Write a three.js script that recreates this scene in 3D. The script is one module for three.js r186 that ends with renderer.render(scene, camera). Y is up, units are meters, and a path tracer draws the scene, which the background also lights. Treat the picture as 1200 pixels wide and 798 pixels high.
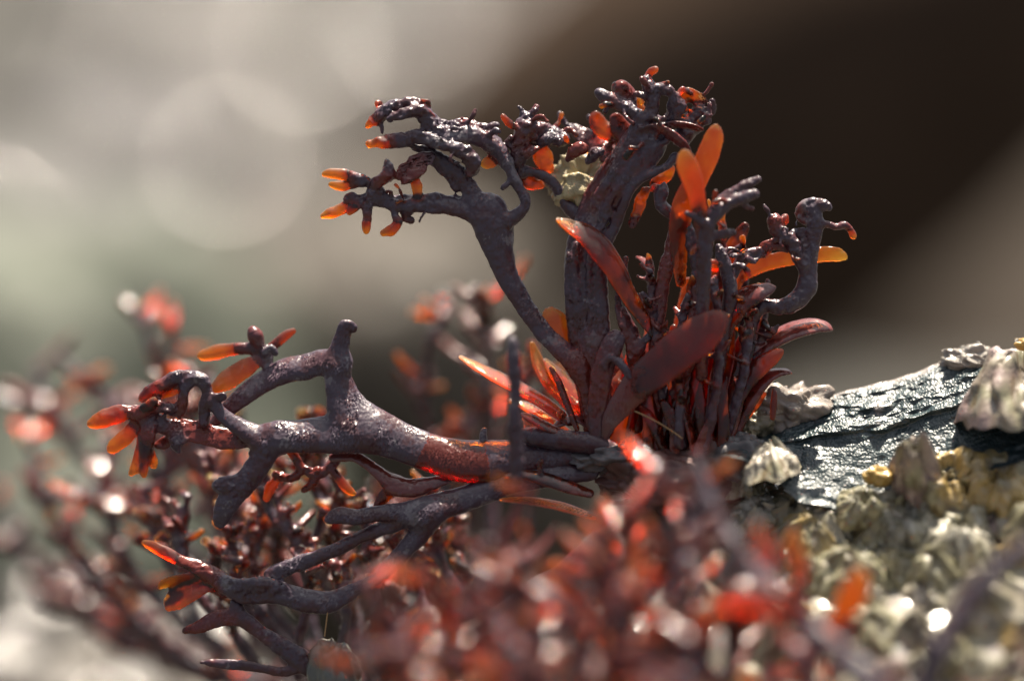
import * as THREE from 'three';

// ---------------------------------------------------------------- camera, sky, sun, exposure
// One unit of the modelling space is 0.1 mm; the plane of sharp focus is 120 mm wide. Real size, a 100 mm macro lens.
const U = 1e-4, PITCH = THREE.MathUtils.degToRad(-12), FOCUS = 0.36, LIFT = 0.30;
const scene = new THREE.Scene();
const TURN = new THREE.Quaternion().setFromAxisAngle(new THREE.Vector3(1, 0, 0), PITCH);
const camera = new THREE.PerspectiveCamera(2 * THREE.MathUtils.radToDeg(Math.atan(0.0399 / FOCUS)), 1024 / 680, 0.02, 400);
camera.quaternion.copy(TURN);
camera.position.set(0, 0, FOCUS).applyQuaternion(TURN).add(new THREE.Vector3(0, LIFT, 0));
camera.focus = FOCUS;
camera.userData.fStop = 4.2;
scene.add(camera);

const sunDir = new THREE.Vector3(0.38, 2.7, -1).normalize();
// a thin bright haze: whitish near the horizon, pale blue overhead, a wide soft aureole round the sun
const SKYW = 256, SKYH = 128, skyData = new Float32Array(SKYW * SKYH * 4);
for (let j = 0; j < SKYH; j++) for (let i = 0; i < SKYW; i++) {
  const el = ((j + 0.5) / SKYH - 0.5) * Math.PI, az = ((i + 0.5) / SKYW - 0.5) * 2 * Math.PI;
  const d = new THREE.Vector3(Math.cos(el) * Math.cos(az), Math.sin(el), Math.cos(el) * Math.sin(az));
  const h = Math.pow(1 - Math.max(0, d.y), 2.2), glow = Math.exp((d.dot(sunDir) - 1) * 3.4);
  const o = (j * SKYW + i) * 4;
  skyData[o] = 0.05 + 0.03 * h + glow * 0.42; skyData[o + 1] = 0.057 + 0.025 * h + glow * 0.412; skyData[o + 2] = 0.08 + 0.014 * h + glow * 0.4; skyData[o + 3] = 1;
}
const sky = new THREE.DataTexture(skyData, SKYW, SKYH, THREE.RGBAFormat, THREE.FloatType);
sky.mapping = THREE.EquirectangularReflectionMapping; sky.magFilter = sky.minFilter = THREE.LinearFilter; sky.needsUpdate = true;
scene.background = sky; scene.environment = sky;

const sun = new THREE.DirectionalLight(0xfff1de, 5);
sun.name = 'sun';
sun.position.copy(sunDir).multiplyScalar(3).add(new THREE.Vector3(0, LIFT, 0));
sun.target.position.set(0, LIFT, 0);
sun.castShadow = true;
sun.shadow.mapSize.set(4096, 4096);
Object.assign(sun.shadow.camera, { left: -3, right: 3, top: 3, bottom: -3, near: 0.1, far: 12 });
sun.shadow.bias = -0.0002;
scene.add(sun, sun.target);

const renderer = new THREE.WebGLRenderer({ antialias: true });
renderer.setSize(1024, 680);
renderer.shadowMap.enabled = true;
renderer.toneMapping = THREE.LinearToneMapping;
renderer.toneMappingExposure = 3.3;

// ---------------------------------------------------------------- helpers
function rng(seed) {
  let a = seed >>> 0;
  return () => { a = (a + 0x6D2B79F5) | 0; let t = Math.imul(a ^ (a >>> 15), 1 | a); t = (t + Math.imul(t ^ (t >>> 7), 61 | t)) ^ t; return ((t ^ (t >>> 14)) >>> 0) / 4294967296; };
}
function hash(x, y, z) {
  let h = Math.imul(x, 374761393) ^ Math.imul(y, 668265263) ^ Math.imul(z, 1274126177);
  h = Math.imul(h ^ (h >>> 13), 1103515245);
  return ((h ^ (h >>> 16)) & 0xffff) / 32767.5 - 1;
}
function noise(x, y, z) {
  const i = Math.floor(x), j = Math.floor(y), k = Math.floor(z);
  let u = x - i, v = y - j, w = z - k;
  u = u * u * (3 - 2 * u); v = v * v * (3 - 2 * v); w = w * w * (3 - 2 * w);
  const a = hash(i, j, k), b = hash(i + 1, j, k), c = hash(i, j + 1, k), d = hash(i + 1, j + 1, k);
  const e = hash(i, j, k + 1), f = hash(i + 1, j, k + 1), g = hash(i, j + 1, k + 1), h = hash(i + 1, j + 1, k + 1);
  const x0 = a + (b - a) * u, x1 = c + (d - c) * u, x2 = e + (f - e) * u, x3 = g + (h - g) * u;
  const y0 = x0 + (x1 - x0) * v, y1 = x2 + (x3 - x2) * v;
  return y0 + (y1 - y0) * w;
}
const fbm = (x, y, z, n = 3) => { let s = 0, a = 1, t = 0; for (let i = 0; i < n; i++) { s += a * noise(x, y, z); t += a; a *= 0.5; x = x * 2.03 + 11.3; y = y * 2.03 + 5.1; z = z * 2.03 + 7.7; } return s / t; };
const clamp = (x, a = 0, b = 1) => Math.min(b, Math.max(a, x));
const smooth = (a, b, x) => { const t = clamp((x - a) / (b - a)); return t * t * (3 - 2 * t); };
const mix = (a, b, t) => a + (b - a) * t;
// a place in modelling space: across, up and towards the camera, in units of 0.1 mm; farther things spread wider
const at = (px, py, z = 0) => { const s = (3600 - z) / 3600; return [(px - 600) * s, (399 - py) * s, z]; };

const used = {};
function numbered(name) { const n = used[name] = (used[name] ?? -1) + 1; return n ? `${name}_${String(n).padStart(3, '0')}` : name; }
function place(o, x, y, z) {              // modelling space to metres; the thing's own axes stay those of modelling space
  o.position.set(x * U, y * U, z * U).applyQuaternion(TURN); o.position.y += LIFT; o.quaternion.copy(TURN);
}
function tag(o, label, category, group, kind) { if (label) o.userData.label = label; if (category) o.userData.category = category; if (group) o.userData.group = group; if (kind) o.userData.kind = kind; return o; }
function shadows(o) { o.traverse((c) => { if (c.isMesh) { c.castShadow = true; c.receiveShadow = true; } }); }
const lin2s = (c) => { c = clamp(c); return Math.round(255 * (c <= 0.0031308 ? 12.92 * c : 1.055 * c ** (1 / 2.4) - 0.055)); };
function texture(w, h, fn, srgb) {
  const data = new Uint8Array(w * h * 4);
  for (let y = 0; y < h; y++) for (let x = 0; x < w; x++) {
    const c = fn((x + 0.5) / w, (y + 0.5) / h);
    for (let k = 0; k < 3; k++) data[(y * w + x) * 4 + k] = srgb ? lin2s(c[k]) : Math.round(255 * clamp(c[k]));
    data[(y * w + x) * 4 + 3] = 255;
  }
  const t = new THREE.DataTexture(data, w, h);
  t.magFilter = t.minFilter = THREE.LinearFilter; t.needsUpdate = true;
  if (srgb) t.colorSpace = THREE.SRGBColorSpace;
  return t;
}
const mix3 = (a, b, t) => [mix(a[0], b[0], t), mix(a[1], b[1], t), mix(a[2], b[2], t)];

// ---------------------------------------------------------------- seaweed tissue: u runs from dry skin (0) to wet clear tissue (1), v is the tone of the skin
const WET = 0.42;
const tissueColor = texture(256, 64, (u, v) => {
  const skin = mix3(mix3([0.05, 0.02, 0.026], [0.05, 0.034, 0.052], smooth(0.2, 0.55, v)), [0.12, 0.108, 0.122], smooth(0.78, 1, v));
  const red = mix3([0.12, 0.016, 0.008], [0.13, 0.022, 0.018], v), deep = mix3([0.66, 0.12, 0.012], [0.75, 0.17, 0.02], v);
  const clear = mix3([1.0, 0.56, 0.1], [1.0, 0.68, 0.17], v);
  return u < WET ? mix3(skin, red, smooth(0.1, WET, u)) : u < 0.57 ? mix3(red, deep, smooth(WET + 0.02, 0.55, u)) : mix3(deep, clear, smooth(0.58, 1.0, u));
}, true);
const tissueRough = texture(256, 64, (u, v) => { const r = u < WET ? mix(0.33 + 0.12 * v, 0.26, smooth(0.05, WET, u)) : mix(0.26, 0.6, smooth(WET + 0.04, 0.6, u)); return [r, r, r]; });
const tissueClear = texture(256, 64, (u) => { const r = smooth(WET - 0.01, WET + 0.07, u); return [r, r, r]; });
const dryMat = new THREE.MeshPhysicalMaterial({ map: tissueColor, roughness: 1, roughnessMap: tissueRough, clearcoat: 0.15, clearcoatRoughness: 0.2, ior: 1.5 });
const dampMat = dryMat.clone(); dampMat.clearcoat = 0.7; dampMat.clearcoatRoughness = 0.12;
const wetMat = new THREE.MeshPhysicalMaterial({ map: tissueColor, roughness: 1, roughnessMap: tissueRough, transmission: 1, transmissionMap: tissueClear, thickness: 0.0015, ior: 1.33, attenuationColor: new THREE.Color().setRGB(0.95, 0.25, 0.006), attenuationDistance: 0.00105, specularIntensity: 0.4, clearcoat: 0.75, clearcoatRoughness: 0.07 });

// ---------------------------------------------------------------- seaweed builder: strands (flattened, tapering limbs) joined smoothly into one skin, meshed on a grid
function curve(pts, step) {               // Catmull-Rom through [x, y, z, width, u], resampled
  const out = [], n = pts.length;
  for (let i = 0; i < n - 1; i++) {
    const a = pts[Math.max(0, i - 1)], b = pts[i], c = pts[i + 1], d = pts[Math.min(n - 1, i + 2)];
    const len = Math.hypot(c[0] - b[0], c[1] - b[1], c[2] - b[2]), m = Math.max(1, Math.ceil(len / step));
    for (let k = 0; k < m; k++) {
      const t = k / m, t2 = t * t, t3 = t2 * t, r = [];
      for (let q = 0; q < 5; q++) r[q] = q < 3 ? 0.5 * (2 * b[q] + (c[q] - a[q]) * t + (2 * a[q] - 5 * b[q] + 4 * c[q] - d[q]) * t2 + (3 * b[q] - a[q] - 3 * c[q] + d[q]) * t3) : mix(b[q], c[q], q === 3 ? t * t * (3 - 2 * t) * 0.5 + t * 0.5 : t);
      out.push(r);
    }
  }
  out.push(pts[n - 1].slice());
  return out;
}
let bufSize = 0, D, W, C, P, TD, TW, IDX;
function grids(n) {
  if (n > bufSize) { bufSize = Math.ceil(n * 1.15); D = new Float32Array(bufSize); W = new Float32Array(bufSize); C = new Float32Array(bufSize); P = new Uint8Array(bufSize); TD = new Float32Array(bufSize); TW = new Float32Array(bufSize); IDX = new Int32Array(bufSize); }
  D.fill(1e3, 0, n); TD.fill(1e3, 0, n); IDX.fill(-1, 0, n);
}
/* spec: {name, label, category, group, cell, k, grain, strands: [{p, pts: [[px, py, z, width, u]], f, tilt, c, under}]}
   f is thickness over width, tilt turns the flat side about the strand (degrees, or [start, end]), c is how crumpled it is, under is the index of the strand whose part this one belongs to */
const DROPS = [];
function frond(spec) {
  const cell = spec.cell ?? 1.3, K = spec.k ?? 5, grain = spec.grain ?? 1, seed = spec.seed ?? 0;
  const lo = [1e9, 1e9, 1e9], hi = [-1e9, -1e9, -1e9];
  const list = spec.strands.slice();
  for (const [id, count, t0, t1, size, wetness] of spec.nubs ?? []) {       // little knobs and curled ends scattered along a strand
    const r = rng(seed * 100 + id * 7 + 1), q = spec.strands[id].pts;
    for (let k = 0; k < count; k++) {
      const t = mix(t0, t1, (k + r()) / count) * (q.length - 1), i = Math.min(q.length - 2, Math.floor(t)), f = t - i, m = [0, 1, 2, 3].map((e) => mix(q[i][e], q[i + 1][e], f));
      const a = r() * 6.283, b = r() * 1.6 - 0.5, len = size * (0.9 + 1.0 * r()), w = size * (0.38 + 0.3 * r()), e = m[3] * 0.3, u = r() < wetness ? 0.45 + 0.5 * r() : 0.05 + 0.25 * r(), turn = (r() - 0.5) * 2;
      const p1 = [m[0] + Math.cos(a) * e, m[1] + Math.sin(a) * e, m[2] + b * e], p2 = [p1[0] + Math.cos(a + turn * 0.5) * len * 0.6, p1[1] + Math.sin(a + turn * 0.5) * len * 0.6, p1[2] + b * len * 0.5], p3 = [p2[0] + Math.cos(a + turn * 1.8) * len * 0.5, p2[1] + Math.sin(a + turn * 1.8) * len * 0.5, p2[2] + (r() - 0.3) * len * 0.4];
      list.push({ p: 'bud', f: 0.8, c: 0.55, k: 2.5, pts: [[...p1, w * 0.8, u * 0.4], [...p2, w, u * 0.8], [...p3, w * 0.95, u]] });
    }
  }
  const strands = list.map((s) => {
    const f = s.f ?? 0.6, c = s.c ?? 0.5;
    let u = s.u ?? 0.05;
    const raw = s.pts.map((q) => { u = q[4] ?? u; const [x, y, z] = s.raw ? q : at(q[0], q[1], q[2]); return [x, y, z, q[3] * (s.raw ? 1 : (3600 - q[2]) / 3600), u]; });
    const pts = curve(raw, Math.max(2.5, cell * 2)), n = pts.length;
    const tilt = Array.isArray(s.tilt) ? s.tilt : [s.tilt ?? 0, s.tilt ?? 0];
    const smp = pts.map((q, i) => {
      const a = pts[Math.max(0, i - 1)], b = pts[Math.min(n - 1, i + 1)];
      const T = new THREE.Vector3(b[0] - a[0], b[1] - a[1], b[2] - a[2]).normalize();
      const ang = THREE.MathUtils.degToRad(mix(tilt[0], tilt[1], i / (n - 1)));
      let N = new THREE.Vector3(...(s.face ?? [0, 0.12, 1])); N.addScaledVector(T, -N.dot(T));
      if (N.lengthSq() < 0.05) { N.set(0, 1, 0).addScaledVector(T, -T.y); }
      N.normalize().applyAxisAngle(T, ang);
      const S = new THREE.Vector3().crossVectors(T, N).normalize();
      const r = q[3] / 2;
      for (let k = 0; k < 3; k++) { lo[k] = Math.min(lo[k], q[k] - r); hi[k] = Math.max(hi[k], q[k] + r); }
      return { q, S, N, T, a: Math.max(r, 0.8 * cell), b: Math.max(r * f, 1.15 * cell) };
    });
    return { s, smp, c, K: s.k ?? K };
  });
  const pad = 4 * cell + 2;
  for (let k = 0; k < 3; k++) { lo[k] -= pad; hi[k] += pad; }
  const nx = Math.ceil((hi[0] - lo[0]) / cell) + 1, ny = Math.ceil((hi[1] - lo[1]) / cell) + 1, nz = Math.ceil((hi[2] - lo[2]) / cell) + 1, N = nx * ny * nz, sy = nx, sz = nx * ny;
  grids(N);
  strands.forEach((st, id) => {
    const bx = [nx, ny, nz, 0, 0, 0];
    for (let i = 0; i < Math.max(1, st.smp.length - 1); i++) {
      const A = st.smp[i], B = st.smp[Math.min(i + 1, st.smp.length - 1)], qa = A.q, qb = B.q, R = Math.max(A.a, B.a) + pad - 2;
      const i0 = Math.max(0, Math.floor((Math.min(qa[0], qb[0]) - R - lo[0]) / cell)), i1 = Math.min(nx - 1, Math.ceil((Math.max(qa[0], qb[0]) + R - lo[0]) / cell));
      const j0 = Math.max(0, Math.floor((Math.min(qa[1], qb[1]) - R - lo[1]) / cell)), j1 = Math.min(ny - 1, Math.ceil((Math.max(qa[1], qb[1]) + R - lo[1]) / cell));
      const k0 = Math.max(0, Math.floor((Math.min(qa[2], qb[2]) - R - lo[2]) / cell)), k1 = Math.min(nz - 1, Math.ceil((Math.max(qa[2], qb[2]) + R - lo[2]) / cell));
      bx[0] = Math.min(bx[0], i0); bx[1] = Math.min(bx[1], j0); bx[2] = Math.min(bx[2], k0); bx[3] = Math.max(bx[3], i1); bx[4] = Math.max(bx[4], j1); bx[5] = Math.max(bx[5], k1);
      const ex = qb[0] - qa[0], ey = qb[1] - qa[1], ez = qb[2] - qa[2], ee = ex * ex + ey * ey + ez * ez || 1;
      const { S, N: Nn, T } = A;
      for (let k = k0; k <= k1; k++) for (let j = j0; j <= j1; j++) for (let ii = i0, o = k * sz + j * sy + i0; ii <= i1; ii++, o++) {
        const px = lo[0] + ii * cell - qa[0], py = lo[1] + j * cell - qa[1], pz = lo[2] + k * cell - qa[2];
        const t = clamp((px * ex + py * ey + pz * ez) / ee);
        const rx = px - t * ex, ry = py - t * ey, rz = pz - t * ez;
        const a = mix(A.a, B.a, t), b = mix(A.b, B.b, t), ia = 1 / a, ib = 1 / b;
        const s = (rx * S.x + ry * S.y + rz * S.z) * ia, n = (rx * Nn.x + ry * Nn.y + rz * Nn.z) * ib, x = (rx * T.x + ry * T.y + rz * T.z) * ia;
        const k2 = s * s + n * n + x * x, q0 = Math.sqrt(k2), q1 = Math.sqrt((s * ia) ** 2 + (n * ib) ** 2 + (x * ia) ** 2);
        const d = q1 > 1e-9 ? q0 * (q0 - 1) / q1 : -b;
        if (d < TD[o]) { TD[o] = d; TW[o] = mix(qa[4], qb[4], t); }
      }
    }
    for (let k = bx[2]; k <= bx[5]; k++) for (let j = bx[1]; j <= bx[4]; j++) for (let ii = bx[0], o = k * sz + j * sy + bx[0]; ii <= bx[3]; ii++, o++) {
      const b = TD[o];
      if (b >= 900) continue;
      const a = D[o], h = Math.max(st.K - Math.abs(a - b), 0) / st.K, wB = b < a ? 1 - 0.5 * h : 0.5 * h;
      if (a > 900) { D[o] = b; W[o] = TW[o]; C[o] = st.c; P[o] = id; }
      else { D[o] = Math.min(a, b) - h * h * st.K * 0.25; W[o] = mix(W[o], TW[o], wB); C[o] = mix(C[o], st.c, wB); if (b < a) P[o] = id; }
      TD[o] = 1e3;
    }
  });
  for (let k = 0, o = 0; k < nz; k++) for (let j = 0; j < ny; j++) for (let i = 0; i < nx; i++, o++) {
    const d = D[o];
    if (d > 4.2 || d < -4.2) continue;
    const x = lo[0] + i * cell + seed * 37, y = lo[1] + j * cell, z = lo[2] + k * cell, c = C[o];
    D[o] = d + (cell < 2 ? (0.25 + 0.9 * c) * (Math.abs(noise(x / 8.5 + 3, y / 8.5, z / 8.5)) + 0.6 * Math.abs(noise(x / 4.3, y / 4.3 + 3, z / 4.3)) - 0.4) * (1 - 0.9 * smooth(0.3, 0.55, W[o])) : 0) + c * (2.4 * noise(x / 13, y / 13, z / 13) + 2.1 * noise(x / 5.5 + 9, y / 5.5, z / 5.5)) + (cell < 2 ? (0.1 + 0.55 * c) * noise(x / 2.7, y / 2.7, z / 2.7) * (1 - 0.8 * smooth(0.3, 0.6, W[o])) : 0);
  }
  // surface nets
  const pos = [], nor = [], uv = [], par = [], wet = [];
  const CO = [0, 1, sy, sy + 1, sz, sz + 1, sz + sy, sz + sy + 1], E = [[0, 1], [2, 3], [4, 5], [6, 7], [0, 2], [1, 3], [4, 6], [5, 7], [0, 4], [1, 5], [2, 6], [3, 7]];
  for (let k = 0; k < nz - 1; k++) for (let j = 0; j < ny - 1; j++) for (let i = 0, o = k * sz + j * sy; i < nx - 1; i++, o++) {
    if (D[o] > 3 * cell || D[o] < -3 * cell) continue;
    let m = 0;
    for (let q = 0; q < 8; q++) if (D[o + CO[q]] < 0) m++;
    if (m === 0 || m === 8) continue;
    let x = 0, y = 0, z = 0, n = 0;
    for (const [p, q] of E) {
      const a = D[o + CO[p]], b = D[o + CO[q]];
      if ((a < 0) === (b < 0)) continue;
      const t = a / (a - b);
      x += (p & 1) + t * ((q & 1) - (p & 1)); y += ((p >> 1) & 1) + t * (((q >> 1) & 1) - ((p >> 1) & 1)); z += (p >> 2) + t * ((q >> 2) - (p >> 2)); n++;
    }
    x /= n; y /= n; z /= n;
    let gx = 0, gy = 0, gz = 0;
    for (let q = 0; q < 8; q++) { const v = Math.min(D[o + CO[q]], 6); gx += q & 1 ? v : -v; gy += (q >> 1) & 1 ? v : -v; gz += q >> 2 ? v : -v; }
    let l = Math.hypot(gx, gy, gz) || 1; gx /= l; gy /= l; gz /= l;
    const X = lo[0] + (i + x) * cell, Y = lo[1] + (j + y) * cell, Z = lo[2] + (k + z) * cell;
    let best = 0; for (let q = 1; q < 8; q++) if (Math.abs(D[o + CO[q]]) < Math.abs(D[o + CO[best]])) best = q;
    const ob = o + CO[best], w0 = W[ob] + (spec.blotch ?? 0.09) * fbm(X / 9 + seed, Y / 9, Z / 9, 2) * (W[ob] > 0.02 && W[ob] < 0.98 ? 1 : 0.3);
    const g = grain * (1 - 0.85 * smooth(0.3, 0.6, w0));
    const gg = g * (0.1 + 0.5 * smooth(-0.1, 0.5, noise(X / 17, Y / 17, Z / 17 + 9)));
    gx += gg * noise(X / 1.3, Y / 1.3, Z / 1.3 + 50); gy += gg * noise(X / 1.3, Y / 1.3 + 50, Z / 1.3); gz += gg * noise(X / 1.3 + 50, Y / 1.3, Z / 1.3);
    l = Math.hypot(gx, gy, gz) || 1;
    IDX[o] = pos.length / 3;
    pos.push(X, Y, Z); nor.push(gx / l, gy / l, gz / l);
    uv.push(clamp(w0, 0.01, 0.99), clamp(0.5 + 0.95 * fbm(X / 24 + seed * 5, Y / 24, Z / 24, 3) + 0.26 * noise(X / 2.2, Y / 2.2, Z / 2.2), 0.01, 0.99));
    par.push(P[ob]); wet.push(w0 > WET ? 1 : 0);
  }
  const buckets = new Map();
  const quad = (a, b, c, d) => {
    const w = wet[a] + wet[b] + wet[c] + wet[d] >= 2 ? 1 : 0, key = par[a] * 2 + w;
    if (!buckets.has(key)) buckets.set(key, []);
    buckets.get(key).push(a, b, c, a, c, d);
  };
  for (let k = 1; k < nz - 1; k++) for (let j = 1; j < ny - 1; j++) for (let i = 1, o = k * sz + j * sy + 1; i < nx - 1; i++, o++) {
    if (IDX[o] < 0) continue;
    const s = D[o] < 0;
    if (s !== D[o + 1] < 0) { const a = IDX[o], b = IDX[o - sy], c = IDX[o - sy - sz], d = IDX[o - sz]; if (b >= 0 && c >= 0 && d >= 0) s ? quad(a, b, c, d) : quad(d, c, b, a); }
    if (s !== D[o + sy] < 0) { const a = IDX[o], b = IDX[o - sz], c = IDX[o - sz - 1], d = IDX[o - 1]; if (b >= 0 && c >= 0 && d >= 0) s ? quad(a, b, c, d) : quad(d, c, b, a); }
    if (s !== D[o + sz] < 0) { const a = IDX[o], b = IDX[o - 1], c = IDX[o - 1 - sy], d = IDX[o - sy]; if (b >= 0 && c >= 0 && d >= 0) s ? quad(a, b, c, d) : quad(d, c, b, a); }
  }
  const g0 = strands[0].smp[0].q, root = new THREE.Group();
  root.name = numbered(spec.name); place(root, g0[0], g0[1], g0[2]);
  tag(root, spec.label, spec.category ?? 'seaweed', spec.group);
  const made = {};
  for (const key of [...buckets.keys()].sort((a, b) => a - b)) {
    const ix = buckets.get(key), id = key >> 1, w = key & 1;
    if (ix.length < 90) continue;
    const map = new Map(), gp = [], gn = [], gu = [], gi = [];
    for (const v of ix) {
      let m = map.get(v);
      if (m === undefined) { m = map.size; map.set(v, m); gp.push((pos[v * 3] - g0[0]) * U, (pos[v * 3 + 1] - g0[1]) * U, (pos[v * 3 + 2] - g0[2]) * U); gn.push(nor[v * 3], nor[v * 3 + 1], nor[v * 3 + 2]); gu.push(uv[v * 2], uv[v * 2 + 1]); }
      gi.push(m);
    }
    const geo = new THREE.BufferGeometry();
    geo.setAttribute('position', new THREE.Float32BufferAttribute(gp, 3)); geo.setAttribute('normal', new THREE.Float32BufferAttribute(gn, 3)); geo.setAttribute('uv', new THREE.Float32BufferAttribute(gu, 2)); geo.setIndex(gi);
    const s = list[id], mesh = new THREE.Mesh(geo, w ? wetMat : spec.damp ? dampMat : dryMat);
    const own = made[id];
    mesh.name = w && own ? s.tip ?? 'tip' : s.p ?? 'branch';
    (w && own ? own : root).add(mesh);
    if (!own) made[id] = mesh;
  }
  if (spec.drops) {
    const r = rng(seed + 5000);
    for (let k = 0, t = 0; k < spec.drops && t < 4000; t++) { const v = Math.floor(r() * (pos.length / 3)); if (nor[v * 3 + 1] < 0.1) continue; const R = spec.dropSize * (0.45 + 0.9 * r() ** 2); DROPS.push([pos[v * 3] + nor[v * 3] * R * 0.5, pos[v * 3 + 1] + nor[v * 3 + 1] * R * 0.5, pos[v * 3 + 2] + nor[v * 3 + 2] * R * 0.5, R]); k++; }
  }
  scene.add(root); shadows(root);
  return root;
}
// ---------------------------------------------------------------- ground and rock
const V3 = (x, y, z) => new THREE.Vector3(x, y, z);
const toWorld = ([x, y, z]) => V3(x * U, y * U, z * U).applyQuaternion(TURN).add(V3(0, LIFT, 0));
function lerpTable(t, x) { let i = 0; while (i < t.length - 2 && x > t[i + 1][0]) i++; const f = smooth(0, 1, (x - t[i][0]) / (t[i + 1][0] - t[i][0])) * 0.5 + clamp((x - t[i][0]) / (t[i + 1][0] - t[i][0])) * 0.5; return mix(t[i][1], t[i + 1][1], f); }
function sheet(nx, ny, fn, colour) {        // a grid of points with vertex colours
  const p = [], c = [], ix = [];
  for (let j = 0; j <= ny; j++) for (let i = 0; i <= nx; i++) { const q = fn(i / nx, j / ny); p.push(q[0], q[1], q[2]); if (colour) c.push(...colour(q[0], q[1], q[2], i / nx, j / ny)); }
  for (let j = 0; j < ny; j++) for (let i = 0; i < nx; i++) { const a = j * (nx + 1) + i; ix.push(a, a + 1, a + nx + 2, a, a + nx + 2, a + nx + 1); }
  const g = new THREE.BufferGeometry();
  g.setAttribute('position', new THREE.Float32BufferAttribute(p, 3)); if (colour) g.setAttribute('color', new THREE.Float32BufferAttribute(c, 3));
  g.setIndex(ix); g.computeVertexNormals(); return g;
}
const stoneMat = new THREE.MeshPhysicalMaterial({ vertexColors: true, roughness: 0.6, clearcoat: 0.6, clearcoatRoughness: 0.22 });
const pebbleMat = new THREE.MeshPhysicalMaterial({ vertexColors: true, roughness: 0.7, clearcoat: 0.12, clearcoatRoughness: 0.3, specularIntensity: 0.5 });
const glossMat = new THREE.MeshPhysicalMaterial({ vertexColors: true, roughness: 0.5, clearcoat: 1, clearcoatRoughness: 0.13 });
const boulderMat = new THREE.MeshPhysicalMaterial({ vertexColors: true, roughness: 0.95, specularIntensity: 0.15 });
const sandMat = new THREE.MeshPhysicalMaterial({ vertexColors: true, roughness: 0.9, specularIntensity: 0.3 });

{ // the shore: one sheet to the horizon, fine near, coarse far
  const warp = (t) => { const s = t * 2 - 1; return Math.sign(s) * (Math.abs(s) * 2.5 + Math.abs(s) ** 6 * 150); };
  const g = sheet(200, 200, (u, v) => { const x = warp(u), z = warp(v); return [x, 0.012 * fbm(x * 9, 3, z * 9, 3), z]; },
    (x, y, z) => { const n = fbm(x * 14, 1, z * 14, 3), m = fbm(x * 3, 5, z * 3, 2), b = 0.05 + 0.032 * n + 0.018 * m; return [b, b, b * 0.93]; });
  g.index.array.reverse(); g.computeVertexNormals();
  const o = new THREE.Mesh(g, sandMat); o.name = 'ground'; o.position.z = -0.6; tag(o, 'grey shingle shore stretching out behind the rock', 'ground', null, 'structure'); scene.add(o);
}

const RIDGE = [[-2600, -2900], [-1500, -1600], [-700, -1000], [-420, -700], [-290, -480], [-220, -420], [-150, -400], [-60, -330], [40, -270], [100, -220], [150, -195], [230, -185], [270, -175], [320, -165], [400, -160], [470, -150], [540, -120], [620, -100], [760, -90], [1000, -120], [1500, -600], [2600, -2900]];
function rockY(x, z) {
  const y0 = lerpTable(RIDGE, x), front = Math.max(z, 0), back = Math.max(-z, 0), steep = 0.5 * smooth(160, 280, x);
  const lump = 26 * fbm(x / 90, 2, z / 90, 3) + 11 * fbm(x / 26 + 7, 4, z / 26, 3);
  return y0 - steep * Math.min(front, 55) - 0.8 * front - 0.0004 * front * front - 1.25 * back - 0.0006 * back * back + lump * smooth(0, 60, Math.abs(z - 20) + Math.max(0, -x - 60));
}
{
  const warp = (t) => { const s = t * 2 - 1; return s * 900 + Math.sign(s) * Math.abs(s) ** 5 * 1700; };
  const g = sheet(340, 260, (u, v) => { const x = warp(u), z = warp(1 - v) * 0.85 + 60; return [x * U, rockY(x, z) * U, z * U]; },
    (x, y, z) => { x /= U; z /= U; const n = fbm(x / 40, y / U / 40, z / 40, 3), m = fbm(x / 12 + 3, y / U / 12, z / 12, 2); const c = mix3(mix3([0.13, 0.13, 0.08], [0.25, 0.23, 0.13], clamp(0.5 + n)), mix3([0.15, 0.1, 0.1], [0.09, 0.1, 0.09], clamp(0.5 + m)), clamp(0.5 - n * 1.2)); const leftTone = smooth(-0.12, 0.12, (230 - x) / 500 + 0.35 * n); return mix3(c, [0.075, 0.045, 0.036], leftTone).map((v) => v * (1 + 0.35 * m)); });  // rock colour turns darker red-brown towards the left, along an uneven border
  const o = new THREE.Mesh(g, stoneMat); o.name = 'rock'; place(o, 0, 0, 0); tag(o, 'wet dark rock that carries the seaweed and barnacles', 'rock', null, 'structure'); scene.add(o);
}
// the point of the rock that shows at a pixel, and the way the rock faces there
function onRock(px, py) {
  let a = -60, b = 1400;
  const over = (z) => { const [x, y] = at(px, py, z); return y - rockY(x, z); };
  for (let i = 0; i < 50; i++) { const m = (a + b) / 2; if (over(m) < 0) a = m; else b = m; }
  const z = (a + b) / 2, [x, y] = at(px, py, z), e = 25;
  const n = V3(rockY(x - e, z) - rockY(x + e, z), 2 * e, rockY(x, z - e) - rockY(x, z + e)).normalize();
  return { p: [x, y, z], n };
}

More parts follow.
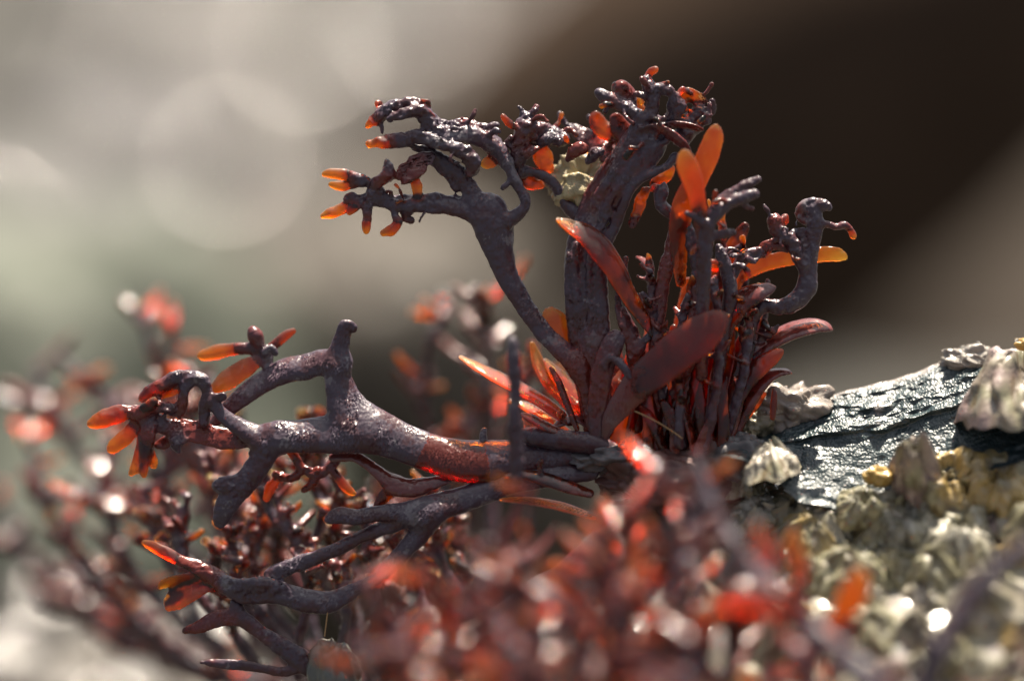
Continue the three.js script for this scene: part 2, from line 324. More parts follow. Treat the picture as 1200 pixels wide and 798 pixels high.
// a lumpy stone from a sphere of points; size in metres
function stoneGeo(seed, sx, sy, sz, rough, colour, detail = 40) {
  const g = sheet(detail * 2, detail, (u, v) => {
    const th = u * Math.PI * 2, ph = (v - 0.5) * Math.PI, d = V3(Math.cos(ph) * Math.cos(th), Math.sin(ph), Math.cos(ph) * Math.sin(th));
    const r = 1 + rough * fbm(d.x * 1.6 + seed, d.y * 1.6, d.z * 1.6, 3) + rough * 0.22 * fbm(d.x * 7 + seed, d.y * 7, d.z * 7, 3);
    return [d.x * r * sx, d.y * r * sy, d.z * r * sz];
  }, (x, y, z) => { const q = 5 / sx, n = fbm(x * q + seed, y * q, z * q, 4); return colour.map((c) => c * (1 + 0.5 * n)); });
  g.index.array.reverse(); g.computeVertexNormals();
  return g;
}
function stone(px, py, depth, size, colour, label, category = 'stone', group, rough = 0.35, seed = 1, lean) {
  const p = toWorld(at(px, py, 3600 - depth / U));
  const o = new THREE.Mesh(stoneGeo(seed, ...size, rough, colour), stoneMat);
  o.name = numbered(category === 'boulder' ? 'boulder' : 'beach_stone'); o.position.copy(p); if (lean) o.rotation.z = lean; else o.rotation.y = seed * 1.7; tag(o, label, category, group); o.material = category === 'boulder' ? boulderMat : pebbleMat; scene.add(o); shadows(o);
  return o;
}
stone(1560, 300, 2.2, [0.42, 0.17, 0.7], [0.045, 0.038, 0.032], 'broad low taupe boulder out of focus behind the mussel shell', 'boulder', null, 0.12, 5);
stone(850, 165, 1.3, [0.255, 0.108, 0.1], [0.05, 0.034, 0.024], 'dark brown leaning slab of rock out of focus behind the tuft', 'boulder', null, 0.1, 3, 0.66);
stone(430, 560, 0.95, [0.075, 0.09, 0.08], [0.05, 0.043, 0.034], 'dusky brown stone out of focus behind the lying frond', 'stone', null, 0.3, 7);
stone(40, 560, 0.8, [0.07, 0.07, 0.07], [0.08, 0.092, 0.073], 'grey green algae covered stone out of focus beside the dusky stone', 'stone', null, 0.3, 9);
stone(60, 905, 0.5, [0.045, 0.015, 0.03], [0.12, 0.11, 0.098], 'pale sunlit stone low beside the rock foot', 'stone', null, 0.35, 11);
[[120, 3.0], [250, 2.2], [330, 2.9], [400, 2.4], [470, 3.2], [520, 2.6], [40, 2.4], [200, 3.4], [560, 3.4], [1150, 3.1], [1060, 2.7]].forEach(([px, d], i) => {
  const s = 0.05 + 0.012 * (i % 3), o = new THREE.Mesh(stoneGeo(70 + i, s, s * 0.5, s * 0.9, 0.07, [0.06, 0.056, 0.05], 28), glossMat), p = toWorld(at(px, 0, 3600 - d / U));
  o.name = numbered('beach_stone'); o.position.set(p.x, s * 0.42, p.z); o.rotation.y = i; tag(o, 'smooth flat stone shining wet on the shingle far behind the seaweed', 'stone', 'flat wet stones on the shingle'); scene.add(o); shadows(o);
});
{ const r = rng(9);
  for (let i = 0; i < 30; i++) {
    const d = 0.43 + 0.14 * r(), px = -60 + 360 * r(), py = 715 + 110 * r() + 60 * Math.max(0, 0.5 - d) * 10, s = 0.003 + 0.006 * r(), b = 0.08 + 0.2 * r();
    const o = new THREE.Mesh(stoneGeo(90 + i, s, s * 0.7, s * 0.85, 0.4, [b, b * 0.95, b * 0.87], 16), glossMat);
    o.name = numbered('beach_stone'); o.position.copy(toWorld(at(px, py, 3600 - d / U))); o.rotation.y = r() * 6; tag(o, 'wet grit pebble lying on the pale stone at the rock foot', 'stone', 'grit pebbles at the rock foot'); scene.add(o); shadows(o);
  } }
{ const r = rng(5);
  for (let i = 0; i < 46; i++) {
    const d = 1.5 + 3.2 * r() ** 1.2, px = i < 30 ? 120 + 520 * r() : -260 + 1050 * r(), s = 0.03 + 0.06 * r();
    const p = toWorld(at(px, 0, 3600 - d / U)); p.y = s * 0.3;
    const b = 0.035 + 0.075 * r();
    const o = new THREE.Mesh(stoneGeo(20 + i, s, s * 0.65, s * 0.85, 0.4, [b, b * 0.96, b * 0.9], 18), i % 4 ? pebbleMat : glossMat);
    o.name = numbered('beach_stone'); o.position.copy(p); o.rotation.y = r() * 6; tag(o, 'wet grey pebble on the shingle far behind the seaweed', 'stone', 'pebbles on the shingle'); scene.add(o); shadows(o);
  } }

// ---------------------------------------------------------------- mussel shell, barnacles, crust
const grainTex = texture(512, 512, (u, v) => { const n = 0.5 + 0.5 * hash(Math.floor(u * 512), Math.floor(v * 512), 3) * 0.6 + 0.2 * hash(Math.floor(u * 256), Math.floor(v * 256), 9); return [n, n, n]; });
grainTex.wrapS = grainTex.wrapT = THREE.RepeatWrapping;
const SHELL_TOP = [[846, 526], [870, 512], [905, 503], [932, 484], [960, 468], [1000, 456], [1040, 447], [1070, 438], [1100, 426], [1130, 418], [1160, 413], [1190, 409], [1240, 406]];
const SHELL_BOT = [[846, 534], [870, 538], [905, 560], [940, 590], [1000, 600], [1040, 595], [1100, 575], [1160, 550], [1240, 530]];
const shellMat = new THREE.MeshPhysicalMaterial({ vertexColors: true, roughness: 0.4, clearcoat: 0.2, clearcoatRoughness: 0.2, bumpMap: grainTex, bumpScale: 0.0002 });
{
  const top = SHELL_TOP, bot = SHELL_BOT;
  const n = 220, m = 110, P3 = [], col = [], uvs = [], ix = [];
  for (let side = 0; side < 2; side++) for (let j = 0; j <= m; j++) for (let i = 0; i <= n; i++) {
    const s = i / n, t = j / m, px = mix(846, 1240, s), yt = lerpTable(top, px), yb = lerpTable(bot, px), py = mix(yt, yb, t);
    let z = -24 + 84 * t ** 1.1 - 26 * (1 - t) ** 5;
    const [x, y] = at(px, py, 0);
    // a step where the outer layer ends, and growth ridges running along the shell
    const step = smooth(0.3, 0.34, t - 0.12 * s + 0.03 * noise(px / 24, 1, 2)) * smooth(0, 0.12, s);
    const ridge = noise(s * 9 + 2, (t - 0.1 * s) * 24 + fbm(px / 20, py / 20, 1, 2), 4), fine = fbm(px / 9, (t - 0.06 * s) * 60, 8, 2);
    const wrinkle = (1 - step) * 3.4 + step * 1.1;
    z += 7 * (1 - step) + wrinkle * (1.2 * ridge + 0.7 * fine) + 1.5 * noise(px / 9, py / 9, 5) + 5 * fbm(px / 50, py / 50, 1, 2) + (step > 0 && t < 0.7 ? 3 * smooth(0.55, 0.75, s) * noise(s * 4, t * 14, 6) : 0);
    if (side) z -= 8;
    P3.push(x * (3600 - z) / 3600 * U, y * (3600 - z) / 3600 * U, z * U); uvs.push(px / 560, py / 560);
    const edge = smooth(0.05, 0.0, t + 0.02 * noise(px / 12, 3, 3)) , k = fbm(px / 22, py / 22, 9, 3);
    col.push(...mix3(mix3([0.012, 0.026, 0.031], [0.026, 0.045, 0.05], clamp(0.5 + k)), [0.3, 0.27, 0.25], Math.max(edge, smooth(0.42, 0.6, k) * 0.6 * (1 - step))));
  }
  const row = n + 1, lay = row * (m + 1);
  const q = (a, b, c, d) => ix.push(a, b, c, a, c, d);
  for (let j = 0; j < m; j++) for (let i = 0; i < n; i++) { const a = j * row + i; q(a, a + row, a + row + 1, a + 1); q(a + lay + 1, a + lay + row + 1, a + lay + row, a + lay); }
  for (let i = 0; i < n; i++) { q(i, i + 1, i + 1 + lay, i + lay); const a = m * row + i; q(a + 1, a, a + lay, a + 1 + lay); }
  for (let j = 0; j < m; j++) { const a = j * row; q(a + row, a, a + lay, a + row + lay); const b = a + n; q(b, b + row, b + row + lay, b + lay); }
  const g = new THREE.BufferGeometry();
  g.setAttribute('position', new THREE.Float32BufferAttribute(P3, 3)); g.setAttribute('color', new THREE.Float32BufferAttribute(col, 3)); g.setAttribute('uv', new THREE.Float32BufferAttribute(uvs, 2)); g.setIndex(ix); g.computeVertexNormals();
  const o = new THREE.Mesh(g, shellMat); o.name = 'mussel_shell'; place(o, 0, 0, 0); tag(o, 'wet blue black mussel shell with long growth ridges among the barnacles', 'mussel shell'); scene.add(o); shadows(o);
}
const crustMat = new THREE.MeshPhysicalMaterial({ vertexColors: true, roughness: 0.42, clearcoat: 0.9, clearcoatRoughness: 0.12, bumpMap: grainTex, bumpScale: 0.00009 });
const shellZ = (px, py) => { const t = (py - lerpTable(SHELL_TOP, px)) / (lerpTable(SHELL_BOT, px) - lerpTable(SHELL_TOP, px)); return t > 0 && t < 1 && px > 860 ? -24 + 84 * t ** 1.1 - 26 * (1 - t) ** 5 : -40; };
const TONES = { olive: [0.2, 0.19, 0.115], grey: [0.29, 0.28, 0.225], pale: [0.33, 0.3, 0.24], pink: [0.24, 0.175, 0.16], amber: [0.34, 0.24, 0.08] };
// a barnacle: a ribbed, uneven cone of plates with a sunken mouth; up to its own axis y
function barnacleGeo(seed, r, h, tone, ribs, mouth, fine) {
  const r0 = rng(seed), ph = r0() * 6, nA = fine ? 104 : 52, nR = fine ? 44 : 24, base = TONES[tone];
  const ribAt = (ca, sa, a, v) => Math.abs(Math.sin(a * ribs / 2 + ph + 2.2 * fbm(ca * 1.6 + seed, sa * 1.6, v * 2.2, 2))) ** 0.6 * (0.55 + 0.7 * noise(ca * 3, sa * 3 + seed, v * 2));
  const g = sheet(nA, nR, (u, v) => {
    const a = u * Math.PI * 2, ca = Math.cos(a), sa = Math.sin(a);
    const rib = ribAt(ca, sa, a, v);
    let rr, y;
    if (v < 0.78) { const t = v / 0.78; rr = mix(1, mouth, t ** 0.85); y = Math.sin(t * 1.45) ** 0.85; }
    else { const t = (v - 0.78) / 0.22; rr = mouth * (1 - t); y = 0.99 - 0.3 * smooth(0, 0.6, t) + 0.16 * smooth(0.5, 1, t); }
    const body = v < 0.8 ? Math.sin(Math.min(1, v / 0.8) * Math.PI) : 0;
    const k = 1 + 0.24 * rib * (0.35 + body) + 0.42 * fbm(ca * 1.2 + seed, sa * 1.2, v * 1.5, 2) + 0.12 * fbm(ca * 5, sa * 5 + seed, v * 7, 2);
    return [ca * rr * k * r * U, (y * h * (1 + 0.3 * noise(ca * 1.6, sa * 1.6 + seed, 1)) - 6 + 0.16 * h * fbm(ca * rr * 4, sa * rr * 4, seed, 3)) * U, sa * rr * k * r * U];
  }, (x, y, z, u, v) => {
    const n = fbm(x / U / 9 + seed, y / U / 9, z / U / 9, 3), m = fbm(x / U / 25 + seed, y / U / 25, z / U / 25, 2);
    const c = mix3(mix3(base, TONES.olive, clamp(0.25 + m * 1.6)), [0.07, 0.06, 0.04], clamp(n * 1.4 - 0.15));
    const a = u * Math.PI * 2, seam = smooth(0.3, 0.1, ribAt(Math.cos(a), Math.sin(a), a, v)) * smooth(-0.4, 0.2, m);
    return mix3(mix3(c, TONES.pale, clamp(-n * 1.3 - 0.3)), [0.09, 0.06, 0.025], seam * 0.75);
  });
  const uvs = []; for (let j = 0; j <= nR; j++) for (let i = 0; i <= nA; i++) uvs.push(i / nA * r * 6 / 480, j / nR * r * 1.6 / 480);
  g.setAttribute('uv', new THREE.Float32BufferAttribute(uvs, 2));
  g.index.array.reverse(); g.computeVertexNormals();
  return g;
}
const KIND = { olive: 'olive green', grey: 'grey', pale: 'chalky white', pink: 'pinkish', amber: 'amber stained' };
const barnacles = [ // px, py, radius, height, tone, ribs, mouth, lift in z, note
  [906, 540, 34, 30, 'pale', 13, 0.1, 16, 'chalky ribbed barnacle with brown seams at the corner of the mussel shell'], [874, 566, 27, 20, 'olive', 17, 0.15, 10, 'small olive ribbed barnacle beside the chalky one'], [890, 598, 33, 24, 'grey', 19, 0.14, 14, 'grey ribbed barnacle below the chalky one'],
  [930, 596, 34, 24, 'olive', 21, 0.16, 16, 'olive striped barnacle tucked under the lower rim of the shell'], [972, 604, 38, 26, 'grey', 17, 0.18, 20, 'wide grey barnacle under the middle of the shell'], [1012, 590, 26, 22, 'olive', 13, 0.3, 26, 'olive barnacle next to the yellow snail'],
  [1070, 548, 25, 62, 'pink', 9, 0.3, 44, 'tall pinkish barnacle standing up before the shell like a chimney'], [1112, 566, 44, 40, 'amber', 11, 0.42, 50, 'amber mouthed barnacle next to the tall pinkish one'], [1196, 474, 50, 64, 'pink', 12, 0.4, 40, 'largest pinkish barnacle covering the end of the mussel shell'],
  [1168, 566, 46, 40, 'amber', 12, 0.35, 60, 'amber barnacle under the largest pinkish one'], [1062, 610, 38, 34, 'grey', 15, 0.45, 50, 'grey barnacle with a dark gaping mouth'], [1130, 630, 48, 36, 'grey', 15, 0.3, 60, 'grey barnacle below the amber pair'],
];
barnacles.forEach(([px, py, r, h, tone, ribs, mouth, lift, label], i) => {
  const { p, n } = onRock(px, py + h * 0.35), o = new THREE.Mesh(barnacleGeo(40 + i, r * 1.2, h * 1.15, tone, ribs, mouth, 1), crustMat);
  o.name = numbered('barnacle'); const z = Math.max(p[2], shellZ(px, py + h * 0.3) + 2, 4), q = at(px, py + h * 0.3, z); place(o, q[0], q[1], q[2]);
  n.lerp(V3(0, 0.75, 0.65), 0.6).normalize(); o.quaternion.multiply(new THREE.Quaternion().setFromUnitVectors(V3(0, 1, 0), n));
  tag(o, label, 'barnacle', 'barnacles on the rock'); scene.add(o); shadows(o);
});
{ const r = rng(77); let made = 0;
  for (let k = 0; k < 4000 && made < 95; k++) {
    const px = 840 + 430 * r(), py = 560 + 360 * r();
    if (py < 585 + (px > 1080 ? 20 : 0) - (px < 900 ? 20 : 0)) continue;
    const { p, n } = onRock(px, py); { const z = shellZ(px, py) + 2; if (z > p[2]) p.splice(0, 3, ...at(px, py, z)); } const rad = 16 + 34 * r() ** 2;
    if (barnacles.some((b) => b.at && Math.hypot(b.at[0] - p[0], b.at[1] - p[1], b.at[2] - p[2]) < (b.r + rad) * 0.5)) continue;
    const tone = ['olive', 'grey', 'grey', 'olive', 'amber', 'pink', 'pale'][Math.floor(r() * 7)];
    const o = new THREE.Mesh(barnacleGeo(100 + made, rad, rad * (0.6 + 0.5 * r()), tone, 9 + Math.floor(r() * 10), 0.03 + 0.25 * r() ** 4, py < 690 && px < 1210), crustMat);
    o.name = numbered('barnacle'); place(o, ...p); n.lerp(V3(r() - 0.5, 0.8, 0.5), 0.35).normalize(); o.quaternion.multiply(new THREE.Quaternion().setFromUnitVectors(V3(0, 1, 0), n));
    tag(o, `${KIND[tone]} barnacle crowded on the rock below the mussel shell`, 'barnacle', `${KIND[tone]} barnacles crowded below the shell`); scene.add(o); shadows(o);
    barnacles.push({ at: p, r: rad }); made++;
  } }
// loose lumps made as closed blobs: [px, py, z, half width, half height, half depth]
function lump(name, label, category, px, py, z, a, b, c, colour, rough, seed, mat = crustMat, group) {
  const g = stoneGeo(seed, a * U, b * U, c * U, rough, colour, 34), o = new THREE.Mesh(g, mat);
  const uvs = []; for (let j = 0; j <= 34; j++) for (let i = 0; i <= 68; i++) uvs.push(i / 68 * a * 6 / 160, j / 34 * a * 3 / 160);
  g.setAttribute('uv', new THREE.Float32BufferAttribute(uvs, 2));
  o.name = numbered(name); place(o, ...at(px, py, z)); tag(o, label, category, group); scene.add(o); shadows(o); return o;
}
lump('barnacle_lump', 'pale cream crust lump capping the ridge beside the tuft', 'crust', 928, 478, -34, 40, 28, 22, [0.216, 0.18, 0.149], 0.9, 61);
lump('barnacle_lump', 'small yellowish crust lump at the foot of the tuft', 'crust', 884, 494, -26, 22, 22, 16, [0.207, 0.184, 0.117], 0.7, 62);
lump('barnacle_lump', 'whitish crust lump peeping over the crest of the mussel shell', 'crust', 1140, 424, -40, 34, 17, 16, [0.27, 0.243, 0.207], 0.8, 63);
lump('barnacle_lump', 'golden grain stuck on top of the largest barnacle', 'crust', 1200, 404, 30, 9, 7, 7, [0.5, 0.3, 0.05], 0.5, 64);
lump('sea_snail', 'tiny yellow snail shell clinging below the mussel shell', 'snail', 1030, 558, 60, 16, 11, 11, [0.42, 0.27, 0.05], 0.5, 65);
lump('sponge_crust', 'pale yellow spongy crust wedged between the dark stems', 'crust', 682, 212, -34, 28, 30, 16, [0.34, 0.28, 0.14], 1.1, 66);
lump('mossy_stone', 'small grey green mottled stone under the sprawling fronds', 'stone', 392, 806, 10, 30, 58, 28, [0.08, 0.085, 0.07], 0.5, 71);
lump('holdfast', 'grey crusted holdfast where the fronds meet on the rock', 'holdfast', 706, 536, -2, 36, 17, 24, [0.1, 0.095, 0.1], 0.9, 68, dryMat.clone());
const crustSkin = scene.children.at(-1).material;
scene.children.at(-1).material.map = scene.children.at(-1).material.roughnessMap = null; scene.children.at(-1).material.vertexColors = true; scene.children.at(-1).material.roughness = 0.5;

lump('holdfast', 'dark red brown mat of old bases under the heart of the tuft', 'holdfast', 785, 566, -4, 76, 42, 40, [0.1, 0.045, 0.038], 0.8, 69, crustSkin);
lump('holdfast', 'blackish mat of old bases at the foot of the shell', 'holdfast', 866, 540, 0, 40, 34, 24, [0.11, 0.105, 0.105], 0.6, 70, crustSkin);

// ---------------------------------------------------------------- seaweed out of focus, before and behind
function sprig(seed, base, top, w, o = {}) {
  const r = rng(seed), S = [], B = at(...base), T = at(...top), wet = o.wet ?? 0.6, forks = o.forks ?? 5;
  const d = V3(T[0] - B[0], T[1] - B[1], T[2] - B[2]), L = d.length(), side = V3(r() - 0.5, r() - 0.5, r() - 0.5).cross(d).normalize();
  const P0 = (t) => V3(...B).addScaledVector(d, t).addScaledVector(side, L * (o.bend ?? 0.14) * Math.sin(t * Math.PI));
  const main = []; for (let k = 0; k <= 4; k++) { const t = k / 4, p = P0(t); main.push([p.x, p.y, p.z, w * (1 - 0.45 * t), k === 4 && r() < wet ? 0.8 : 0.05 + 0.3 * r() * wet]); }
  S.push({ p: 'stem', raw: 1, f: 0.6, c: 0.5, tilt: r() * 90 - 45, pts: main });
  const grow = (p, dir, len, ww, level, under) => {
    const q = [], leafWet = r() < wet; let cur = p.clone(), dd = dir.clone();
    if (!level) { const a = r() * 6.283; dd.multiplyScalar(0.35).add(V3(Math.cos(a), 0.15, Math.sin(a))).normalize(); }
    for (let k = 0; k <= 3; k++) { q.push([cur.x, cur.y, cur.z, ww * [1, 0.9, 0.85, 0.5][k], level === 0 ? (leafWet ? [0.4, 0.7, 0.92, 1][k] : [0.15, 0.3, 0.36, 0.38][k]) : 0.08]); dd.add(V3(r() - 0.5, r() - 0.35, r() - 0.5).multiplyScalar(0.5)).normalize(); cur = cur.clone().addScaledVector(dd, len / 3); }
    S.push(level ? { p: 'branch', raw: 1, f: 0.7, c: 0.5, tilt: r() * 120 - 60, pts: q } : { p: 'leaf', raw: 1, f: 0.22, c: 0.06, face: [r() * 1.2 - 0.5, 0.9, 0.43 + r() * 0.9 - 0.45], pts: q });
    if (level) for (let k = 0; k < 2 + (r() < 0.5); k++) { const i = 1 + Math.floor(r() * 2.99), s = V3(q[i][0], q[i][1], q[i][2]); grow(s, dd.clone().add(V3(r() - 0.5, r() - 0.4, r() - 0.5).multiplyScalar(1.8)).normalize(), len * (0.45 + 0.35 * r()), ww * (0.7 + 0.6 * r()), level - 1); }
  };
  for (let k = 0; k < forks; k++) { const t = 0.35 + 0.65 * (k + r() * 0.7) / forks, p = P0(Math.min(1, t)); grow(p, d.clone().normalize().add(V3(r() - 0.5, r() - 0.4, r() - 0.5).multiplyScalar(1.7)).normalize(), L * (o.reach ?? 0.24) * (0.6 + 0.7 * r()), w * 0.7, k % 2 ? 1 : 0); }
  return S;
}
function blurred(list, group, labels, drops = 4, size = 6) {
  list.forEach(([base, top, w, o, label], i) => frond({ name: 'seaweed_frond', label: label ?? labels, group, cell: Math.abs(base[2]) > 330 ? 4.6 : 3.5, k: 6, seed: 200 + (o?.seed ?? i), grain: 0.3, damp: 1, drops: drops, dropSize: size, strands: [...sprig((o?.seed ?? i) * 7 + 300, base, top, w, o), ...(o?.more ?? [])] }));
}
blurred([
  [[575, 640, -300], [570, 345, -300], 20, { forks: 9, reach: 0.22, wet: 0.7, seed: 1 }], [[540, 620, -320], [505, 385, -320], 18, { forks: 4, wet: 0.4, seed: 2 }], [[590, 640, -280], [600, 420, -280], 20, { forks: 7, wet: 0.9, seed: 3 }], [[560, 640, -340], [560, 470, -340], 22, { forks: 7, wet: 0.9, seed: 4 }],
], 'fronds standing out of focus behind the tuft', 'soft orange brown frond out of focus behind the forked stem');
blurred([
  [[330, 760, -500], [20, 465, -540], 24, { reach: 0.17, forks: 12, wet: 0.225, seed: 11 }], [[330, 780, -420], [95, 455, -450], 24, { reach: 0.17, forks: 12, wet: 0.38, seed: 12 }], [[300, 760, -380], [175, 410, -400], 22, { reach: 0.17, forks: 12, wet: 0.52, seed: 13 }], [[320, 760, -300], [245, 435, -320], 20, { reach: 0.17, forks: 11, wet: 0.52, seed: 14 }],
  [[340, 800, -560], [10, 625, -600], 26, { reach: 0.17, forks: 11, wet: 0.22, seed: 15 }], [[360, 800, -480], [60, 695, -520], 26, { reach: 0.17, forks: 11, wet: 0.22, seed: 16 }], [[360, 760, -200], [290, 602, -220], 20, { reach: 0.17, forks: 12, wet: 0.52, seed: 17 }], [[420, 760, -220], [380, 582, -240], 20, { reach: 0.17, forks: 12, wet: 0.45, seed: 18 }], [[470, 760, -260], [460, 572, -280], 20, { reach: 0.17, forks: 11, wet: 0.45, seed: 19 }], [[380, 780, -160], [330, 652, -170], 18, { reach: 0.17, forks: 12, wet: 0.45, seed: 20 }], [[400, 820, -420], [150, 735, -460], 24, { reach: 0.17, forks: 11, wet: 0.22, seed: 21 }], [[440, 800, -260], [250, 572, -280], 26, { reach: 0.17, forks: 11, wet: 0.38, seed: 22 }],
  [[300, 780, -130], [250, 652, -140], 18, { reach: 0.17, forks: 12, wet: 0.52, seed: 51 }], [[350, 790, -110], [300, 612, -120], 18, { reach: 0.17, forks: 10, wet: 0.52, seed: 52 }], [[420, 800, -110], [370, 652, -120], 18, { reach: 0.17, forks: 10, wet: 0.52, seed: 53 }], [[470, 790, -130], [430, 652, -140], 18, { reach: 0.17, forks: 10, wet: 0.52, seed: 54 }], [[520, 760, -150], [500, 622, -160], 18, { reach: 0.17, forks: 12, wet: 0.60, seed: 55 }], [[560, 740, -120], [540, 612, -130], 18, { reach: 0.17, forks: 12, wet: 0.52, seed: 56 }], [[330, 700, -160], [330, 552, -170], 18, { reach: 0.17, forks: 12, wet: 0.60, seed: 57 }], [[400, 700, -90], [400, 572, -90], 16, { reach: 0.17, forks: 12, wet: 0.60, seed: 58 }],
  [[260, 760, -330], [120, 555, -350], 24, { reach: 0.17, forks: 12, wet: 0.38, seed: 59 }], [[240, 740, -300], [210, 475, -320], 22, { reach: 0.17, forks: 12, wet: 0.45, seed: 60 }], [[300, 700, -240], [280, 482, -260], 20, { reach: 0.17, forks: 12, wet: 0.60, seed: 61 }], [[250, 800, -400], [40, 555, -430], 24, { reach: 0.17, forks: 12, wet: 0.38, seed: 62 }], [[360, 660, -120], [350, 482, -140], 18, { reach: 0.17, forks: 12, wet: 0.68, seed: 63 }], [[480, 700, -220], [440, 572, -240], 20, { reach: 0.17, forks: 12, wet: 0.60, seed: 64 }],
  [[250, 720, -90], [215, 600, -100], 15, { reach: 0.22, forks: 11, wet: 0.5, seed: 90 }], [[300, 740, -70], [275, 620, -80], 15, { reach: 0.22, forks: 11, wet: 0.5, seed: 91 }], [[350, 750, -60], [330, 600, -70], 15, { reach: 0.22, forks: 11, wet: 0.5, seed: 92 }], [[400, 760, -60], [385, 650, -70], 15, { reach: 0.22, forks: 11, wet: 0.5, seed: 93 }], [[440, 740, -80], [420, 590, -90], 15, { reach: 0.22, forks: 11, wet: 0.5, seed: 94 }], [[500, 720, -90], [470, 600, -100], 15, { reach: 0.22, forks: 11, wet: 0.5, seed: 95 }], [[540, 700, -80], [520, 580, -90], 15, { reach: 0.22, forks: 11, wet: 0.5, seed: 96 }], [[330, 620, -80], [310, 520, -90], 15, { reach: 0.22, forks: 11, wet: 0.5, seed: 97 }], [[280, 640, -120], [240, 540, -130], 15, { reach: 0.22, forks: 11, wet: 0.5, seed: 98 }], [[380, 600, -110], [360, 520, -120], 15, { reach: 0.22, forks: 11, wet: 0.5, seed: 99 }], [[230, 700, -180], [170, 590, -190], 15, { reach: 0.22, forks: 11, wet: 0.5, seed: 100 }], [[470, 680, -60], [450, 620, -70], 15, { reach: 0.22, forks: 11, wet: 0.5, seed: 101 }],
], 'fronds out of focus behind the lying frond', 'hazy maroon frond spreading out of focus behind the lying frond', 5, 6);
blurred([
  [[660, 1000, 344], [520, 688, 327], 17, { forks: 13, wet: 0.8, seed: 31 }], [[700, 1000, 387], [620, 688, 361], 20, { forks: 13, wet: 0.5, seed: 32 }], [[720, 960, 327], [740, 608, 310], 17, { forks: 9, wet: 0.9, seed: 33 }], [[760, 980, 361], [690, 638, 327], 17, { forks: 13, wet: 0.8, seed: 34 }], [[780, 980, 361], [820, 618, 344], 17, { forks: 13, wet: 0.4, seed: 35 }], [[600, 1020, 413], [420, 768, 378], 19, { forks: 13, wet: 0.6, seed: 36 }], [[560, 1020, 447], [480, 808, 430], 22, { forks: 12, wet: 0.3, seed: 37 }], [[680, 1020, 447], [600, 768, 430], 23, { forks: 12, wet: 0.3, seed: 38 }], [[780, 1020, 430], [720, 748, 413], 22, { forks: 12, wet: 0.4, seed: 39 }], [[840, 1020, 396], [850, 688, 370], 20, { forks: 12, wet: 0.6, seed: 40 }], [[900, 1020, 413], [940, 768, 370], 26, { forks: 10, wet: 0.3, seed: 41 }], [[860, 1000, 361], [930, 688, 284], 16, { forks: 5, wet: 0.8, seed: 42 }], [[980, 1000, 370], [1000, 738, 310], 16, { forks: 4, wet: 1, seed: 43, reach: 0.14 }], [[820, 1040, 464], [1010, 828, 430], 26, { forks: 10, wet: 0.3, seed: 44 }], [[1080, 900, 361], [1220, 688, 370], 16, { forks: 4, wet: 0, seed: 45 }], [[760, 1040, 482], [800, 808, 464], 24, { forks: 12, wet: 0.4, seed: 46 }], [[1000, 1040, 447], [900, 818, 430], 22, { forks: 10, wet: 0.5, seed: 47 }], [[660, 960, 284], [610, 638, 258], 14, { forks: 10, wet: 0.9, seed: 48 }],
  [[700, 940, 284], [700, 668, 267], 17, { forks: 15, wet: 0.8, seed: 71 }], [[640, 960, 327], [560, 698, 310], 19, { forks: 15, wet: 0.7, seed: 72 }], [[740, 960, 344], [780, 658, 327], 19, { forks: 15, wet: 0.7, seed: 73 }], [[800, 960, 361], [880, 708, 327], 20, { forks: 10, wet: 0.6, seed: 74 }], [[540, 1000, 361], [440, 728, 344], 19, { forks: 15, wet: 0.6, seed: 75 }], [[620, 1000, 396], [540, 768, 387], 20, { forks: 15, wet: 0.5, seed: 76 }], [[720, 1000, 404], [680, 738, 396], 20, { forks: 15, wet: 0.6, seed: 77 }], [[860, 1000, 413], [800, 748, 404], 22, { forks: 15, wet: 0.6, seed: 78 }], [[820, 700, 258], [830, 548, 241], 17, { forks: 4, wet: 0, seed: 79 }],
], 'fronds out of focus before the tuft', 'blurred purple and orange frond growing on the near slope of the rock', 5, 6);
frond({ name: 'seaweed_frond', label: 'thick blurred purple branch slanting down before the barnacles', group: 'fronds out of focus before the tuft', cell: 3, k: 8, seed: 400, grain: 0.3, damp: 1, strands: [
  { p: 'stem', f: 0.6, c: 0.4, pts: [[1090, 870, 470, 42, 0.05], [1010, 790, 450, 36], [940, 732, 420, 29], [886, 674, 390, 22], [846, 616, 360, 17], [826, 572, 340, 13], [818, 546, 330, 9]] },
  { p: 'leaf', f: 0.25, c: 0.1, face: [0, 0.8, 0.6], pts: [[900, 680, 390, 20, 0.4], [900, 646, 380, 30, 0.7], [888, 620, 376, 14, 0.9]] },
  { p: 'leaf', f: 0.3, c: 0.1, face: [0, 0.3, 1], pts: [[950, 724, 420, 22, 0.4], [910, 706, 440, 34, 0.62], [872, 700, 450, 30, 0.7], [846, 706, 455, 14, 0.8]] },
] });
frond({ name: 'seaweed_frond', label: 'slim blurred purple branch crossing the barnacles at the rock edge', group: 'fronds out of focus before the tuft', cell: 3, k: 8, seed: 401, grain: 0.3, damp: 1, strands: [
  { p: 'stem', f: 0.7, c: 0.4, pts: [[1060, 860, 420, 30, 0.05], [1094, 780, 410, 28], [1130, 716, 400, 26], [1170, 668, 395, 24], [1240, 620, 390, 22]] },
  { p: 'branch', f: 0.7, c: 0.4, pts: [[1096, 776, 410, 24, 0.05], [1080, 730, 420, 20], [1084, 700, 424, 14]] },
] });
